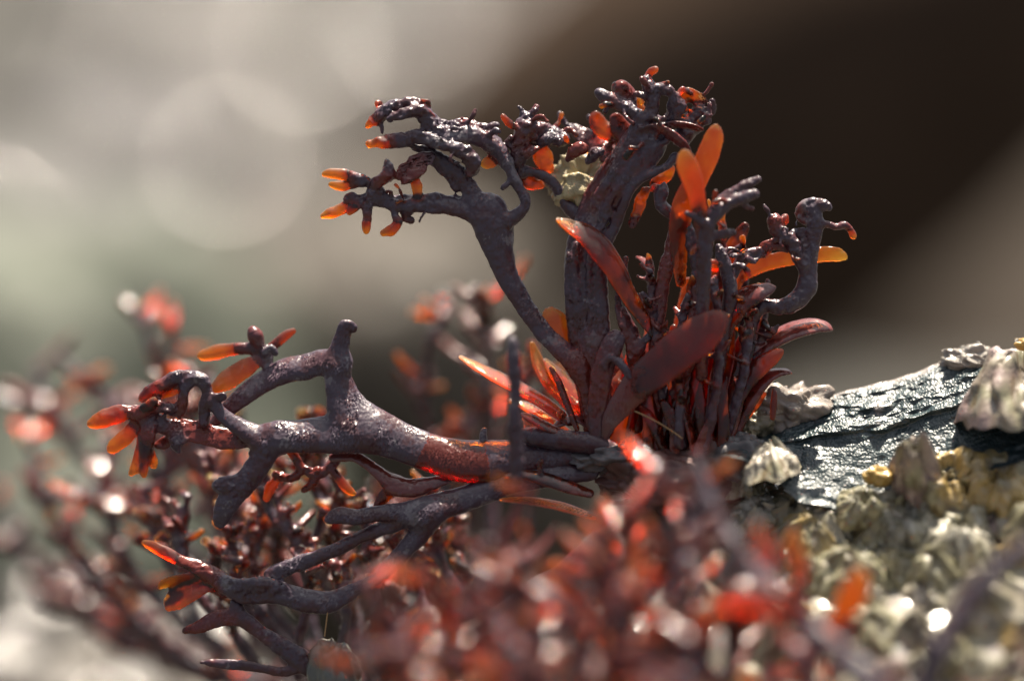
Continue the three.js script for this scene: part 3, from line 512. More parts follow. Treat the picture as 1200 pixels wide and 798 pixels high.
frond({ name: 'seaweed_frond', label: 'blurred sprout with two vivid orange leaves standing before the barnacles', group: 'fronds out of focus before the tuft', cell: 3, k: 6, seed: 402, grain: 0.2, damp: 1, strands: [
  { p: 'stem', f: 0.7, c: 0.3, pts: [[960, 900, 330, 20, 0.1], [950, 780, 300, 16, 0.2], [938, 690, 280, 14, 0.4]] },
  { p: 'leaf', f: 0.35, c: 0.1, pts: [[938, 690, 280, 14, 0.5], [938, 664, 274, 24, 0.8], [930, 640, 270, 22, 0.9], [930, 622, 268, 10, 1]] },
  { p: 'leaf', f: 0.3, c: 0.1, pts: [[950, 780, 300, 14, 0.4], [980, 730, 310, 24, 0.7], [1000, 698, 316, 36, 0.85], [1010, 674, 318, 20, 0.95]] },
] });

// thin knobbly fronds crowding the far side of the thick stem
[[786, 520, -10, 760, 300], [800, 520, 10, 812, 330], [812, 520, -24, 846, 250], [826, 520, 20, 838, 330], [838, 520, -30, 872, 300], [846, 520, 4, 880, 350], [796, 520, 26, 782, 400], [830, 520, -40, 820, 280], [850, 520, -16, 900, 330]].forEach(([x, y, z, tx, ty], i) => frond({ name: 'seaweed_frond', label: 'thin knobbly frond crowded between the thick stem and the curled frond', group: 'thin fronds crowding the tuft', cell: 1.7, k: 4, seed: 420 + i, grain: 0.6, strands: sprig(900 + i * 3, [x, y, z], [tx, ty, z], 15, { forks: 7, reach: 0.12, wet: 0.5, bend: 0.07 }) }));

// sea water standing in beads on the out-of-focus fronds and on the crusted rock
{
  const r = rng(4711);
  scene.updateMatrixWorld(true);
  const inv = TURN.clone().invert();
  scene.children.filter((o) => /^barnacle/.test(o.name)).forEach((o) => {
    const p = o.geometry.attributes.position, n = o.geometry.attributes.normal;
    for (let k = 0; k < 26; k++) {
      const i = Math.floor(r() * p.count), R = 1.3 + 4 * r() ** 3, q = V3().fromBufferAttribute(p, i), m = V3().fromBufferAttribute(n, i).transformDirection(o.matrixWorld);
      if (m.y < 0.15) continue;
      q.applyMatrix4(o.matrixWorld).addScaledVector(m, R * U * 0.4); q.y -= LIFT; q.applyQuaternion(inv).multiplyScalar(1 / U);
      DROPS.push([q.x, q.y, q.z, R]);
    }
  });
  const mat = new THREE.MeshPhysicalMaterial({ color: 0xffffff, roughness: 0.06, transmission: 1, thickness: 0.001, ior: 1.34 });
  const mesh = new THREE.InstancedMesh(new THREE.SphereGeometry(1, 20, 14), mat, DROPS.length), M = new THREE.Matrix4();
  DROPS.forEach(([x, y, z, R], i) => mesh.setMatrixAt(i, M.makeScale(R * U, R * U * 0.85, R * U).setPosition(x * U, y * U, z * U)));
  mesh.name = 'water_drops'; place(mesh, 0, 0, 0); tag(mesh, 'beads of sea water clinging to fronds and barnacles', 'water drops', null, 'stuff'); mesh.castShadow = mesh.receiveShadow = true; scene.add(mesh);
}

function fibre(px0, py0, px1, py1, z, bend, label) {
  const a = V3(...at(px0, py0, z)), b = V3(...at(px1, py1, z)), m = a.clone().lerp(b, 0.5); m.y += bend;
  const base = a.clone(), c = new THREE.QuadraticBezierCurve3(a.sub(base).multiplyScalar(U), m.sub(base).multiplyScalar(U), b.sub(base).multiplyScalar(U));
  const o = new THREE.Mesh(new THREE.TubeGeometry(c, 14, 0.9 * U, 6), new THREE.MeshPhysicalMaterial({ color: new THREE.Color().setRGB(0.35, 0.22, 0.1), roughness: 0.4 }));
  o.name = numbered('fibre'); place(o, base.x, base.y, base.z); tag(o, label, 'fibre'); scene.add(o); shadows(o);
}
fibre(744, 482, 800, 514, 34, 5, 'fine brown hair crossing the dark heart of the tuft');
fibre(380, 746, 384, 714, 16, 0, 'stiff pale hair standing on the small mottled stone');
// ---------------------------------------------------------------- the upright tuft, frond by frond
const TUFT = 'fronds of the upright tuft on the rock';
frond({ name: 'seaweed_frond', label: 'tall dark frond forking like an antler, its curled twigs ending in glowing orange tips', group: TUFT, k: 7, seed: 1, nubs: [[2, 2, 0.5, 1, 10, 0.1], [3, 2, 0.05, 0.6, 9, 0.1], [4, 6, 0.45, 1, 11, 0.35], [5, 7, 0.1, 0.85, 10, 0.2], [1, 5, 0.4, 0.95, 9, 0.15], [13, 3, 0.1, 1, 9, 0.2]], strands: [
  { p: 'stem', f: 0.5, c: 0.25, tilt: 20, pts: [[700, 500, -4, 30, 0.3], [694, 455, -4, 36, 0.36], [680, 428, -2, 38, 0.34], [664, 415, 0, 28, 0.26], [642, 395, 0, 24, 0.16], [623, 371, 0, 24, 0.08], [607, 346, 0, 25, 0.05], [594, 322, 0, 28, 0.12], [586, 298, 0, 34, 0.1], [579, 268, 0, 49, 0.04], [574, 248, 0, 44, 0.03]] },
  { p: 'branch', f: 0.55, c: 0.5, tilt: 22, pts: [[575, 258, 0, 38, 0.03], [553, 246, 0, 32], [530, 241, 2, 26], [508, 240, 4, 23], [486, 238, 4, 22], [466, 237, 4, 20], [448, 235, 3, 17], [439, 228, 2, 12]] },
  { p: 'branch', f: 0.6, c: 0.45, pts: [[572, 248, 0, 32, 0.03], [556, 232, 0, 24], [545, 212, -2, 20], [532, 198, -4, 19], [514, 186, -5, 17], [500, 177, -6, 14], [487, 172, -8, 11]] },
  { p: 'branch', f: 0.8, c: 0.6, pts: [[556, 200, 8, 11, 0.08], [550, 186, 10, 18], [536, 175, 12, 17], [514, 168, 12, 15], [490, 161, 10, 18], [467, 164, 10, 17, 0.14], [455, 166, 10, 16, 0.5], [446, 167, 10, 14, 0.95], [434, 168, 10, 9, 1]] },
  { p: 'branch', f: 0.85, c: 0.35, pts: [[596, 258, 2, 18, 0.05], [609, 250, 4, 14], [616, 238, 4, 12], [610, 222, 0, 13], [600, 205, 0, 14], [592, 188, -3, 17], [582, 174, -4, 20], [566, 164, -5, 22, 0.2], [548, 158, -4, 20, 0.15], [534, 160, -2, 14, 0.05]] },
  { p: 'branch', f: 0.9, c: 0.9, pts: [[596, 192, -4, 12, 0.05], [586, 176, -14, 13], [568, 152, -16, 15], [548, 149, -14, 20, 0.34], [530, 149, -12, 17, 0.1], [512, 143, -8, 12], [500, 130, -6, 13], [486, 122, -5, 15], [468, 123, -4, 15], [455, 128, -4, 15], [444, 137, -4, 14, 0.2], [436, 143, -4, 12, 0.75], [430, 149, -4, 7, 1]] },
  { p: 'branch', f: 0.8, c: 0.9, pts: [[524, 170, 4, 14, 0.05], [512, 152, 2, 15], [500, 138, 4, 20], [490, 131, 8, 17], [474, 133, 10, 13], [460, 137, 8, 10], [457, 141, 8, 6]] },
  { p: 'bud', f: 0.9, c: 0.9, pts: [[508, 150, -2, 18, 0.05], [520, 158, -1, 17], [530, 163, -2, 12]] },
  { p: 'bud', f: 0.9, c: 0.8, pts: [[446, 120, -10, 6, 0.5], [442, 121, -10, 8, 0.7]] },
  { p: 'bud', f: 0.7, c: 0.9, pts: [[548, 178, 14, 14, 0.05], [555, 192, 12, 16, 0.1], [550, 202, 10, 9, 0.3]] },
  { p: 'plate', f: 0.25, c: 0.8, tilt: 15, pts: [[503, 184, 6, 18, 0.15], [490, 192, 8, 26, 0.34], [478, 201, 10, 28, 0.38], [470, 208, 10, 12, 0.36]] },
  { p: 'leaf', f: 0.5, c: 0.15, pts: [[484, 208, 9, 10, 0.3], [488, 217, 9, 14, 0.8], [489, 226, 9, 12, 0.95], [488, 230, 9, 7, 1]] },
  { p: 'branch', f: 0.8, c: 0.6, pts: [[500, 184, -6, 10, 0.05], [512, 196, -8, 9], [524, 206, -8, 9], [533, 220, -4, 10]] },
  { p: 'branch', f: 0.9, c: 0.9, pts: [[446, 231, 3, 15, 0.05], [437, 219, 4, 13], [430, 213, 4, 12], [418, 211, 5, 11]] },
  { p: 'leaf', f: 0.55, c: 0.12, pts: [[421, 210, 6, 9, 0.1], [410, 206, 8, 13, 0.35], [400, 204, 9, 14, 0.85], [388, 203, 10, 12, 1], [379, 204, 10, 6, 1]] },
  { p: 'leaf', f: 0.55, c: 0.12, pts: [[424, 214, 5, 8, 0.1], [412, 216, 4, 11, 0.5], [400, 218, 3, 12, 0.9], [388, 216, 2, 8, 1]] },
  { p: 'bud', f: 0.9, c: 0.8, pts: [[436, 226, 8, 9, 0.1], [444, 212, 12, 16, 0.3], [452, 206, 14, 18, 0.38], [456, 198, 14, 15, 0.2], [454, 191, 13, 10, 0.1]] },
  { p: 'branch', f: 0.85, c: 0.5, pts: [[444, 228, 3, 12, 0.08], [434, 234, 5, 15, 0.1], [431, 247, 8, 13, 0.15], [430, 258, 9, 12, 0.42], [429, 266, 9, 10, 0.9], [429, 271, 9, 6, 1]] },
  { p: 'branch', f: 0.7, c: 0.4, pts: [[438, 233, 1, 10, 0.08], [424, 235, -2, 10, 0.1], [412, 238, -3, 11, 0.4], [400, 245, -3, 14, 0.95], [388, 249, -3, 13, 1], [378, 253, -3, 6, 1]] },
  { p: 'leaf', f: 0.6, c: 0.3, pts: [[422, 238, 3, 8, 0.3], [415, 243, 4, 12, 0.55], [409, 250, 4, 7, 0.7]] },
  { p: 'leaf', f: 0.8, c: 0.5, pts: [[462, 243, 8, 11, 0.08], [462, 252, 9, 8, 0.1], [466, 261, 10, 12, 0.5], [459, 270, 10, 14, 0.85], [450, 273, 10, 10, 1]] },
  { p: 'bud', f: 0.8, c: 0.9, pts: [[478, 244, 3, 14, 0.1], [473, 254, 2, 11, 0.2], [480, 258, 1, 8, 0.2]] },
  { p: 'bud', f: 0.5, c: 0.9, pts: [[424, 231, 2, 8, 0.05], [412, 230, 2, 9], [405, 233, 1, 6]] },
  { p: 'bud', f: 0.9, c: 0.9, pts: [[500, 234, 4, 9, 0.05], [511, 229, 6, 9]] },
  { p: 'leaf', f: 0.2, c: 0.2, tilt: -10, pts: [[580, 182, -8, 10, 0.4], [574, 190, -10, 16, 0.7], [567, 192, -10, 10, 0.85]] },
] });

frond({ name: 'seaweed_frond', label: 'thickest grooved stem of the tuft, flaring into a crown of dark curled twigs', group: TUFT, k: 6, seed: 2, nubs: [[7, 6, 0.3, 1, 12, 0.2], [9, 5, 0.2, 0.9, 11, 0.3], [11, 5, 0.2, 1, 11, 0.6], [13, 6, 0.1, 1, 13, 0.3], [0, 4, 0.85, 1, 13, 0.3], [19, 4, 0.2, 0.9, 12, 0.4]], strands: [
  { p: 'stem', f: 0.55, c: 0.2, tilt: -10, pts: [[702, 500, -10, 38, 0.36], [696, 450, -10, 44, 0.38], [688, 420, -8, 40, 0.3], [681, 380, -8, 34, 0.16], [679, 340, -8, 34, 0.08], [679, 300, -10, 34, 0.05], [690, 262, -12, 36, 0.12], [704, 236, -10, 44, 0.3], [722, 212, -8, 50, 0.28], [738, 192, -6, 54, 0.2], [753, 172, -6, 54, 0.08], [764, 154, -8, 44, 0.04]] },
  { p: 'stem', f: 0.9, c: 0.25, pts: [[702, 450, -8, 20, 0.38], [704, 410, -4, 22, 0.3], [705, 370, -2, 20, 0.14], [703, 330, -2, 19, 0.08], [704, 296, -4, 18, 0.05], [722, 262, -2, 14, 0.04], [732, 238, 3, 11, 0.03], [744, 216, 5, 9, 0.03], [764, 204, 6, 9], [782, 194, 5, 10], [792, 184, 2, 12]] },
  { p: 'fold', f: 0.8, c: 0.4, pts: [[706, 250, 3, 7, 0.1], [720, 226, 5, 7, 0.08], [734, 206, 6, 6], [750, 188, 6, 7], [768, 172, 6, 6], [782, 166, 6, 6]] },
  { p: 'fold', f: 0.8, c: 0.5, pts: [[690, 400, 1, 7, 0.2], [692, 360, 3, 7, 0.1], [690, 320, 3, 7, 0.06], [694, 285, 2, 7], [706, 262, 1, 7], [716, 246, 1, 6]] },
  { p: 'fold', f: 0.8, c: 0.5, pts: [[667, 300, -4, 7, 0.05], [664, 330, -3, 7], [668, 370, -3, 7, 0.1], [672, 400, -3, 6, 0.2]] },
  { p: 'fold', f: 0.8, c: 0.5, pts: [[676, 290, -2, 8, 0.06], [673, 320, 0, 8], [676, 350, 0, 8], [680, 380, -1, 7]] },
  { p: 'fold', f: 0.8, c: 0.5, pts: [[696, 240, -2, 10, 0.2], [702, 226, 2, 11, 0.3], [714, 210, 5, 9, 0.1], [724, 190, 4, 9], [736, 170, 2, 10], [744, 150, 0, 13], [750, 138, 0, 14]] },
  { p: 'branch', f: 0.9, c: 0.6, pts: [[756, 160, -4, 30, 0.04], [755, 142, 0, 19], [764, 130, 2, 18], [765, 116, 1, 18], [762, 104, 0, 17], [757, 95, 0, 12]] },
  { p: 'branch', f: 0.9, c: 0.6, pts: [[762, 106, 0, 14, 0.04], [775, 103, 4, 14], [786, 108, 6, 13], [790, 118, 5, 12], [786, 124, 3, 9]] },
  { p: 'branch', f: 0.9, c: 0.5, pts: [[756, 148, -4, 18, 0.06], [744, 133, -4, 16], [731, 124, -4, 17, 0.12], [718, 118, -3, 16, 0.28], [708, 112, -2, 15, 0.1], [702, 108, -2, 11, 0.04]] },
  { p: 'bud', f: 0.95, c: 0.5, pts: [[742, 122, -14, 8, 0.1], [738, 110, -12, 14, 0.3], [728, 104, -10, 22, 0.45], [724, 104, -10, 16, 0.6]] },
  { p: 'leaf', f: 0.35, c: 0.8, tilt: 30, pts: [[792, 134, -18, 20, 0.2], [796, 116, -16, 18, 0.7], [806, 110, -14, 18, 0.9], [820, 114, -12, 16, 0.6], [829, 124, -10, 13, 0.25], [832, 134, -8, 9, 0.3]] },
  { p: 'bud', f: 0.8, c: 1, pts: [[788, 138, -6, 18, 0.05], [794, 128, -2, 18], [797, 122, 0, 11]] },
  { p: 'bud', f: 0.8, c: 1, pts: [[800, 160, -14, 24, 0.06], [814, 142, -16, 26], [822, 130, -14, 20, 0.1], [826, 140, -10, 14, 0.1]] },
  { p: 'leaf', f: 0.4, c: 0.25, tilt: 60, pts: [[772, 150, 4, 8, 0.1], [790, 146, 8, 13, 0.32], [808, 148, 12, 13, 0.35], [822, 152, 12, 9, 0.36]] },
  { p: 'leaf', f: 0.45, c: 0.2, tilt: 55, pts: [[752, 152, 8, 10, 0.05], [768, 150, 12, 13, 0.22], [786, 157, 15, 15, 0.3], [799, 168, 16, 15, 0.3], [808, 178, 14, 9, 0.2]] },
  { p: 'leaf', f: 0.3, c: 0.4, pts: [[752, 140, -20, 12, 0.4], [747, 120, -22, 15, 0.8], [744, 116, -22, 9, 0.9]] },
  { p: 'leaf', f: 0.3, c: 0.2, pts: [[738, 165, -30, 14, 0.3], [720, 158, -34, 18, 0.5], [708, 152, -34, 22, 0.75], [700, 142, -34, 20, 0.6], [698, 136, -34, 12, 0.5]] },
  { p: 'leaf', f: 0.35, c: 0.3, pts: [[742, 168, -26, 20, 0.2], [728, 150, -28, 24, 0.46], [722, 140, -28, 16, 0.4]] },
  { p: 'leaf', f: 0.3, c: 0.2, tilt: 15, pts: [[725, 190, -36, 20, 0.2], [708, 176, -40, 30, 0.3], [690, 164, -42, 26, 0.28], [676, 154, -44, 18, 0.2], [668, 150, -44, 13, 0.2]] },
  { p: 'leaf', f: 0.3, c: 0.3, pts: [[768, 215, -20, 14, 0.5], [778, 206, -22, 20, 0.75], [786, 198, -22, 14, 0.6]] },
  { p: 'leaf', f: 0.3, c: 0.4, pts: [[742, 262, -16, 12, 0.3], [748, 244, -18, 14, 0.6], [756, 224, -18, 12, 0.5]] },
] });

frond({ name: 'seaweed_frond', label: 'short thin frond with knotted dark buds carrying the pale yellow crust', group: TUFT, k: 5, seed: 3, nubs: [[1, 9, 0.2, 1, 12, 0.4], [2, 8, 0.1, 1, 12, 0.4], [6, 2, 0, 1, 9, 0.4]], strands: [
  { p: 'stem', f: 0.9, c: 0.3, pts: [[690, 262, -20, 18, 0.05], [672, 248, -22, 18], [660, 236, -22, 13], [652, 220, -20, 13], [640, 208, -18, 13], [626, 202, -16, 12], [612, 200, -14, 14]] },
  { p: 'branch', f: 0.9, c: 0.8, pts: [[608, 204, -12, 14, 0.05], [606, 190, -10, 18], [608, 176, -8, 16, 0.2], [612, 160, -6, 22, 0.3], [617, 148, -4, 24, 0.2], [619, 140, -4, 16, 0.05]] },
  { p: 'branch', f: 0.9, c: 0.8, pts: [[606, 170, -14, 16, 0.1], [622, 158, -16, 16, 0.2], [634, 152, -18, 20, 0.3], [648, 156, -20, 18, 0.15], [660, 164, -20, 14, 0.1]] },
  { p: 'bud', f: 0.8, c: 0.7, pts: [[634, 168, -10, 12, 0.05], [646, 162, -8, 16], [656, 166, -8, 12]] },
  { p: 'leaf', f: 0.3, c: 0.5, pts: [[630, 170, -24, 20, 0.3], [636, 182, -26, 24, 0.75], [640, 194, -26, 18, 0.7], [644, 200, -26, 8, 0.8]] },
  { p: 'leaf', f: 0.3, c: 0.4, pts: [[612, 204, -26, 14, 0.3], [622, 212, -28, 20, 0.55], [632, 216, -28, 12, 0.6]] },
  { p: 'bud', f: 0.9, c: 0.3, pts: [[666, 186, -4, 8, 0.2], [672, 178, 2, 16, 0.38], [680, 174, 4, 17, 0.38], [686, 175, 4, 9, 0.3]] },
  { p: 'bud', f: 0.8, c: 0.5, pts: [[688, 190, -10, 8, 0.06], [697, 180, -8, 15], [704, 178, -8, 10]] },
  { p: 'bud', f: 0.9, c: 1, pts: [[614, 186, -2, 12, 0.1], [620, 178, 0, 14, 0.3], [628, 174, 0, 9, 0.4]] },
] });

frond({ name: 'seaweed_frond', label: 'smooth orange red blade with a pointed tip leaning across the thick grooved stem', group: 'smooth blades of the upright tuft', k: 3, seed: 4, strands: [
  { p: 'blade', f: 0.22, c: 0.06, tilt: [10, 38], pts: [[778, 402, 4, 13, 0.44], [755, 374, 8, 17, 0.5], [736, 344, 14, 23, 0.52], [721, 316, 20, 30, 0.56], [704, 292, 24, 36, 0.62], [688, 276, 27, 32, 0.72], [670, 266, 30, 22, 0.9], [655, 258, 32, 9, 1]] },
] });
frond({ name: 'seaweed_frond', label: 'small bright orange blade filling the crotch of two dark stems', group: 'smooth blades of the upright tuft', k: 3, seed: 5, strands: [
  { p: 'blade', f: 0.18, c: 0.02, tilt: 10, pts: [[676, 416, -16, 14, 0.8], [664, 396, -16, 24, 0.7], [654, 380, -16, 30, 0.74], [646, 370, -16, 22, 0.76]] },
] });
frond({ name: 'seaweed_frond', label: 'broad glossy purple red blade with a rounded end slanting up from the holdfast', group: 'smooth blades of the upright tuft', k: 3, seed: 6, grain: 0.12, damp: 1, strands: [
  { p: 'blade', f: 0.16, c: 0.05, tilt: [-12, -24], pts: [[703, 516, 8, 17, 0.2], [712, 496, 14, 23, 0.26], [730, 472, 24, 32, 0.36], [750, 448, 34, 42, 0.48], [772, 430, 42, 48, 0.56], [796, 410, 50, 52, 0.6], [818, 395, 56, 52, 0.62], [832, 384, 60, 42, 0.66], [842, 375, 62, 24, 0.7]] },
] });
frond({ name: 'seaweed_frond', label: 'short blunt purple frond standing before the thick stem with a bent twig', group: TUFT, k: 5, seed: 7, grain: 0.7, strands: [
  { p: 'stem', f: 0.5, c: 0.3, pts: [[699, 520, 10, 12, 0.1], [697, 495, 12, 17, 0.2], [701, 466, 14, 24, 0.3], [706, 436, 16, 27, 0.34], [714, 412, 16, 27, 0.25], [721, 398, 15, 24, 0.2]] },
  { p: 'twig', f: 0.8, c: 0.4, pts: [[708, 428, 22, 9, 0.15], [716, 420, 26, 9], [726, 425, 28, 10], [734, 434, 30, 10], [738, 442, 30, 7]] },
] });
frond({ name: 'seaweed_frond', label: 'red brown notched frond rising behind the bent twig', group: TUFT, k: 5, seed: 8, strands: [
  { p: 'stem', f: 0.35, c: 0.5, tilt: 25, pts: [[748, 500, -6, 16, 0.3], [752, 450, -4, 26, 0.38], [748, 420, -2, 30, 0.38], [740, 396, 0, 22, 0.3], [731, 372, 0, 18, 0.2], [724, 354, -2, 11, 0.15], [730, 322, -6, 9, 0.2], [733, 304, -8, 8, 0.4]] },
  { p: 'twig', f: 0.5, c: 0.6, pts: [[748, 410, 2, 14, 0.3], [757, 398, 4, 10, 0.1], [762, 390, 4, 6, 0.1]] },
] });
frond({ name: 'seaweed_frond', label: 'slim upright red brown frond topped by a knobbly grey elbow twig', group: TUFT, k: 4, seed: 9, strands: [
  { p: 'stem', f: 0.7, c: 0.45, pts: [[776, 520, -6, 14, 0.36], [770, 440, -4, 17, 0.36], [769, 400, -2, 17, 0.32], [773, 360, 0, 17, 0.3], [780, 318, 0, 17, 0.36], [788, 285, 2, 17, 0.38], [794, 262, 3, 14, 0.3]] },
  { p: 'twig', f: 0.85, c: 0.6, pts: [[812, 290, 8, 15, 0.06], [806, 268, 8, 15], [794, 254, 8, 15], [782, 247, 8, 15], [774, 238, 7, 14], [776, 226, 6, 15], [779, 219, 6, 9]] },
  { p: 'twig', f: 0.8, c: 0.4, pts: [[772, 224, 2, 10, 0.3], [767, 220, 2, 9, 0.6], [764, 222, 2, 5, 0.6]] },
  { p: 'stem', f: 0.7, c: 0.5, pts: [[812, 285, 8, 16, 0.06], [818, 310, 10, 18, 0.1], [818, 345, 10, 19, 0.28], [816, 380, 8, 20, 0.36], [806, 430, 2, 18, 0.38], [798, 500, -2, 16, 0.38]] },
] });

// broad red leaves behind the knobbly twigs
frond({ name: 'seaweed_frond', label: 'upright rounded scarlet blade standing highest behind the knobbly twigs', group: 'smooth blades of the upright tuft', k: 3, seed: 10, grain: 0.2, strands: [
  { p: 'blade', f: 0.2, c: 0.05, tilt: 12, pts: [[798, 330, 0, 14, 0.5], [796, 290, 8, 22, 0.56], [797, 262, 16, 27, 0.62], [804, 236, 22, 30, 0.64], [818, 208, 28, 27, 0.62], [829, 184, 32, 28, 0.66], [836, 164, 34, 25, 0.7], [839, 152, 34, 15, 0.75]] },
] });
frond({ name: 'seaweed_frond', label: 'upright orange blade with a rounded end just before the scarlet blade', group: 'smooth blades of the upright tuft', k: 3, seed: 11, grain: 0.2, strands: [
  { p: 'blade', f: 0.25, c: 0.05, tilt: -12, pts: [[826, 300, 40, 14, 0.2], [822, 262, 48, 18, 0.35], [818, 236, 54, 20, 0.6], [812, 212, 58, 25, 0.7], [806, 195, 60, 26, 0.76], [803, 183, 60, 17, 0.8]] },
] });
frond({ name: 'seaweed_frond', label: 'two grey fingers of dry frond pointing away from the orange blade', group: TUFT, k: 4, seed: 12, nubs: [[0, 6, 0.3, 0.9, 11, 0.3]], strands: [
  { p: 'stem', f: 0.8, c: 0.35, pts: [[822, 440, 20, 14, 0.3], [824, 350, 36, 16, 0.15], [826, 300, 44, 18, 0.08], [828, 272, 46, 17], [836, 254, 46, 17], [852, 240, 46, 15], [868, 233, 46, 14], [884, 227, 46, 12]] },
  { p: 'finger', f: 0.8, c: 0.4, pts: [[834, 256, 42, 14, 0.06], [846, 236, 40, 15], [860, 226, 40, 15], [874, 217, 40, 13], [889, 211, 40, 10]] },
  { p: 'finger', f: 0.8, c: 0.5, pts: [[826, 262, 50, 11, 0.06], [816, 254, 52, 10], [806, 250, 52, 8]] },
  { p: 'finger', f: 0.8, c: 0.5, pts: [[840, 276, 44, 11, 0.06], [852, 274, 44, 12], [860, 272, 44, 9, 0.06]] },
] });
frond({ name: 'seaweed_frond', label: 'small pink red blade with a blunt end behind the blue grey finger', group: 'smooth blades of the upright tuft', k: 3, seed: 13, grain: 0.2, strands: [
  { p: 'blade', f: 0.3, c: 0.06, pts: [[842, 380, -18, 12, 0.4], [848, 330, -22, 18, 0.56], [858, 296, -24, 22, 0.55], [866, 278, -24, 18, 0.5], [873, 266, -24, 12, 0.46]] },
  { p: 'blade', f: 0.25, c: 0.1, pts: [[838, 400, -14, 14, 0.45], [840, 350, -16, 24, 0.66], [844, 316, -16, 22, 0.66], [850, 296, -16, 12, 0.6]] },
] });
frond({ name: 'seaweed_frond', label: 'blue grey finger of dry frond standing before the small pink blade', group: TUFT, k: 4, seed: 14, nubs: [[0, 4, 0.3, 0.9, 10, 0.3], [1, 4, 0.2, 1, 10, 0.4]], strands: [
  { p: 'stem', f: 0.8, c: 0.25, pts: [[838, 460, 6, 14, 0.3], [850, 380, 10, 16, 0.16], [856, 344, 12, 17, 0.04], [852, 318, 14, 17, 0.03], [846, 300, 15, 15], [843, 290, 15, 9]] },
  { p: 'twig', f: 0.8, c: 0.5, pts: [[855, 330, 8, 12, 0.06], [868, 306, 4, 14, 0.1], [884, 296, 2, 14, 0.2], [896, 294, 2, 8, 0.2]] },
] });

// the curled frond at the right of the tuft
frond({ name: 'seaweed_frond', label: 'curled dark frond hooking over at its top beside flame orange blades', group: TUFT, k: 5, seed: 15, nubs: [[3, 5, 0.3, 1, 9, 0.3], [1, 3, 0.1, 0.7, 8, 0.4]], strands: [
  { p: 'stem', f: 0.8, c: 0.4, pts: [[876, 400, -2, 18, 0.3], [884, 372, 0, 16, 0.16], [898, 358, 2, 17, 0.06], [916, 360, 4, 19, 0.04], [934, 352, 4, 22], [946, 336, 3, 24], [948, 316, 2, 22], [950, 296, 2, 20], [954, 276, 2, 19], [956, 258, 2, 18], [952, 246, 2, 16]] },
  { p: 'branch', f: 0.85, c: 0.5, pts: [[956, 254, 0, 15, 0.06], [944, 258, -2, 11, 0.3], [938, 252, -3, 12, 0.36], [941, 242, -3, 13, 0.3], [953, 237, 0, 14, 0.1], [966, 240, 3, 13, 0.05], [972, 244, 4, 7]] },
  { p: 'branch', f: 0.85, c: 0.4, pts: [[958, 262, 4, 12, 0.06], [968, 262, 4, 8, 0.2], [980, 266, 4, 8, 0.3], [990, 264, 4, 9, 0.2], [996, 268, 4, 8, 0.42], [1001, 277, 4, 7, 0.85]] },
  { p: 'branch', f: 0.85, c: 0.7, pts: [[942, 312, 6, 16, 0.08], [934, 302, 8, 14], [930, 288, 9, 16], [922, 278, 10, 16, 0.12], [912, 270, 10, 18, 0.2], [908, 260, 10, 17, 0.36], [907, 256, 10, 10, 0.4]] },
  { p: 'bud', f: 0.9, c: 0.4, pts: [[914, 268, 4, 8, 0.3], [920, 258, 3, 11, 0.55], [922, 254, 3, 7, 0.6]] },
  { p: 'bud', f: 0.8, c: 0.8, pts: [[926, 276, 2, 12, 0.06], [936, 272, 0, 10, 0.1], [942, 282, 0, 9, 0.1]] },
  { p: 'leaf', f: 0.5, c: 0.3, pts: [[922, 292, 2, 10, 0.2], [908, 286, 2, 15, 0.36], [898, 289, 1, 14, 0.36], [889, 293, 0, 6, 0.36]] },
] });
frond({ name: 'seaweed_frond', label: 'long flame orange blade passing behind the curled dark frond', group: 'smooth blades of the upright tuft', k: 3, seed: 16, grain: 0.2, strands: [
  { p: 'blade', f: 0.2, c: 0.06, tilt: 20, pts: [[858, 350, -22, 12, 0.5], [866, 326, -22, 18, 0.6], [884, 313, -20, 21, 0.66], [906, 306, -18, 20, 0.68], [932, 302, -16, 18, 0.68], [960, 298, -14, 20, 0.76], [980, 298, -12, 18, 0.85], [990, 301, -12, 9, 1]] },
] });
frond({ name: 'seaweed_frond', label: 'dark red boat shaped blade with a glossy black lip under the orange blade', group: 'smooth blades of the upright tuft', k: 3, seed: 17, grain: 0.2, damp: 1, strands: [
  { p: 'blade', f: 0.4, c: 0.15, tilt: -30, pts: [[846, 420, 2, 16, 0.42], [850, 385, 4, 26, 0.46], [862, 360, 6, 34, 0.46], [880, 347, 8, 30, 0.42], [896, 340, 9, 20, 0.3], [906, 337, 9, 9, 0.2]] },
] });
frond({ name: 'seaweed_frond', label: 'purple red blade with a dazzling white tip reaching over the rock', group: 'smooth blades of the upright tuft', k: 3, seed: 18, grain: 0.15, damp: 1, strands: [
  { p: 'blade', f: 0.3, c: 0.08, face: [0.12, 0.82, 0.55], pts: [[850, 480, -12, 16, 0.4], [866, 440, -12, 24, 0.36], [884, 416, -11, 28, 0.36], [904, 400, -10, 30, 0.38], [926, 389, -9, 32, 0.38], [946, 383, -8, 32, 0.36], [962, 382, -8, 24, 0.36], [974, 386, -8, 7, 0.4]] },
] });
frond({ name: 'seaweed_frond', label: 'bright red finely pimpled blade below the white tipped one', group: 'smooth blades of the upright tuft', k: 3, seed: 19, grain: 0.5, strands: [
  { p: 'blade', f: 0.35, c: 0.3, tilt: -15, pts: [[846, 520, 6, 18, 0.44], [856, 476, 6, 25, 0.5], [870, 450, 6, 26, 0.54], [886, 433, 6, 25, 0.6], [902, 421, 6, 21, 0.62], [914, 413, 6, 11, 0.6]] },
] });
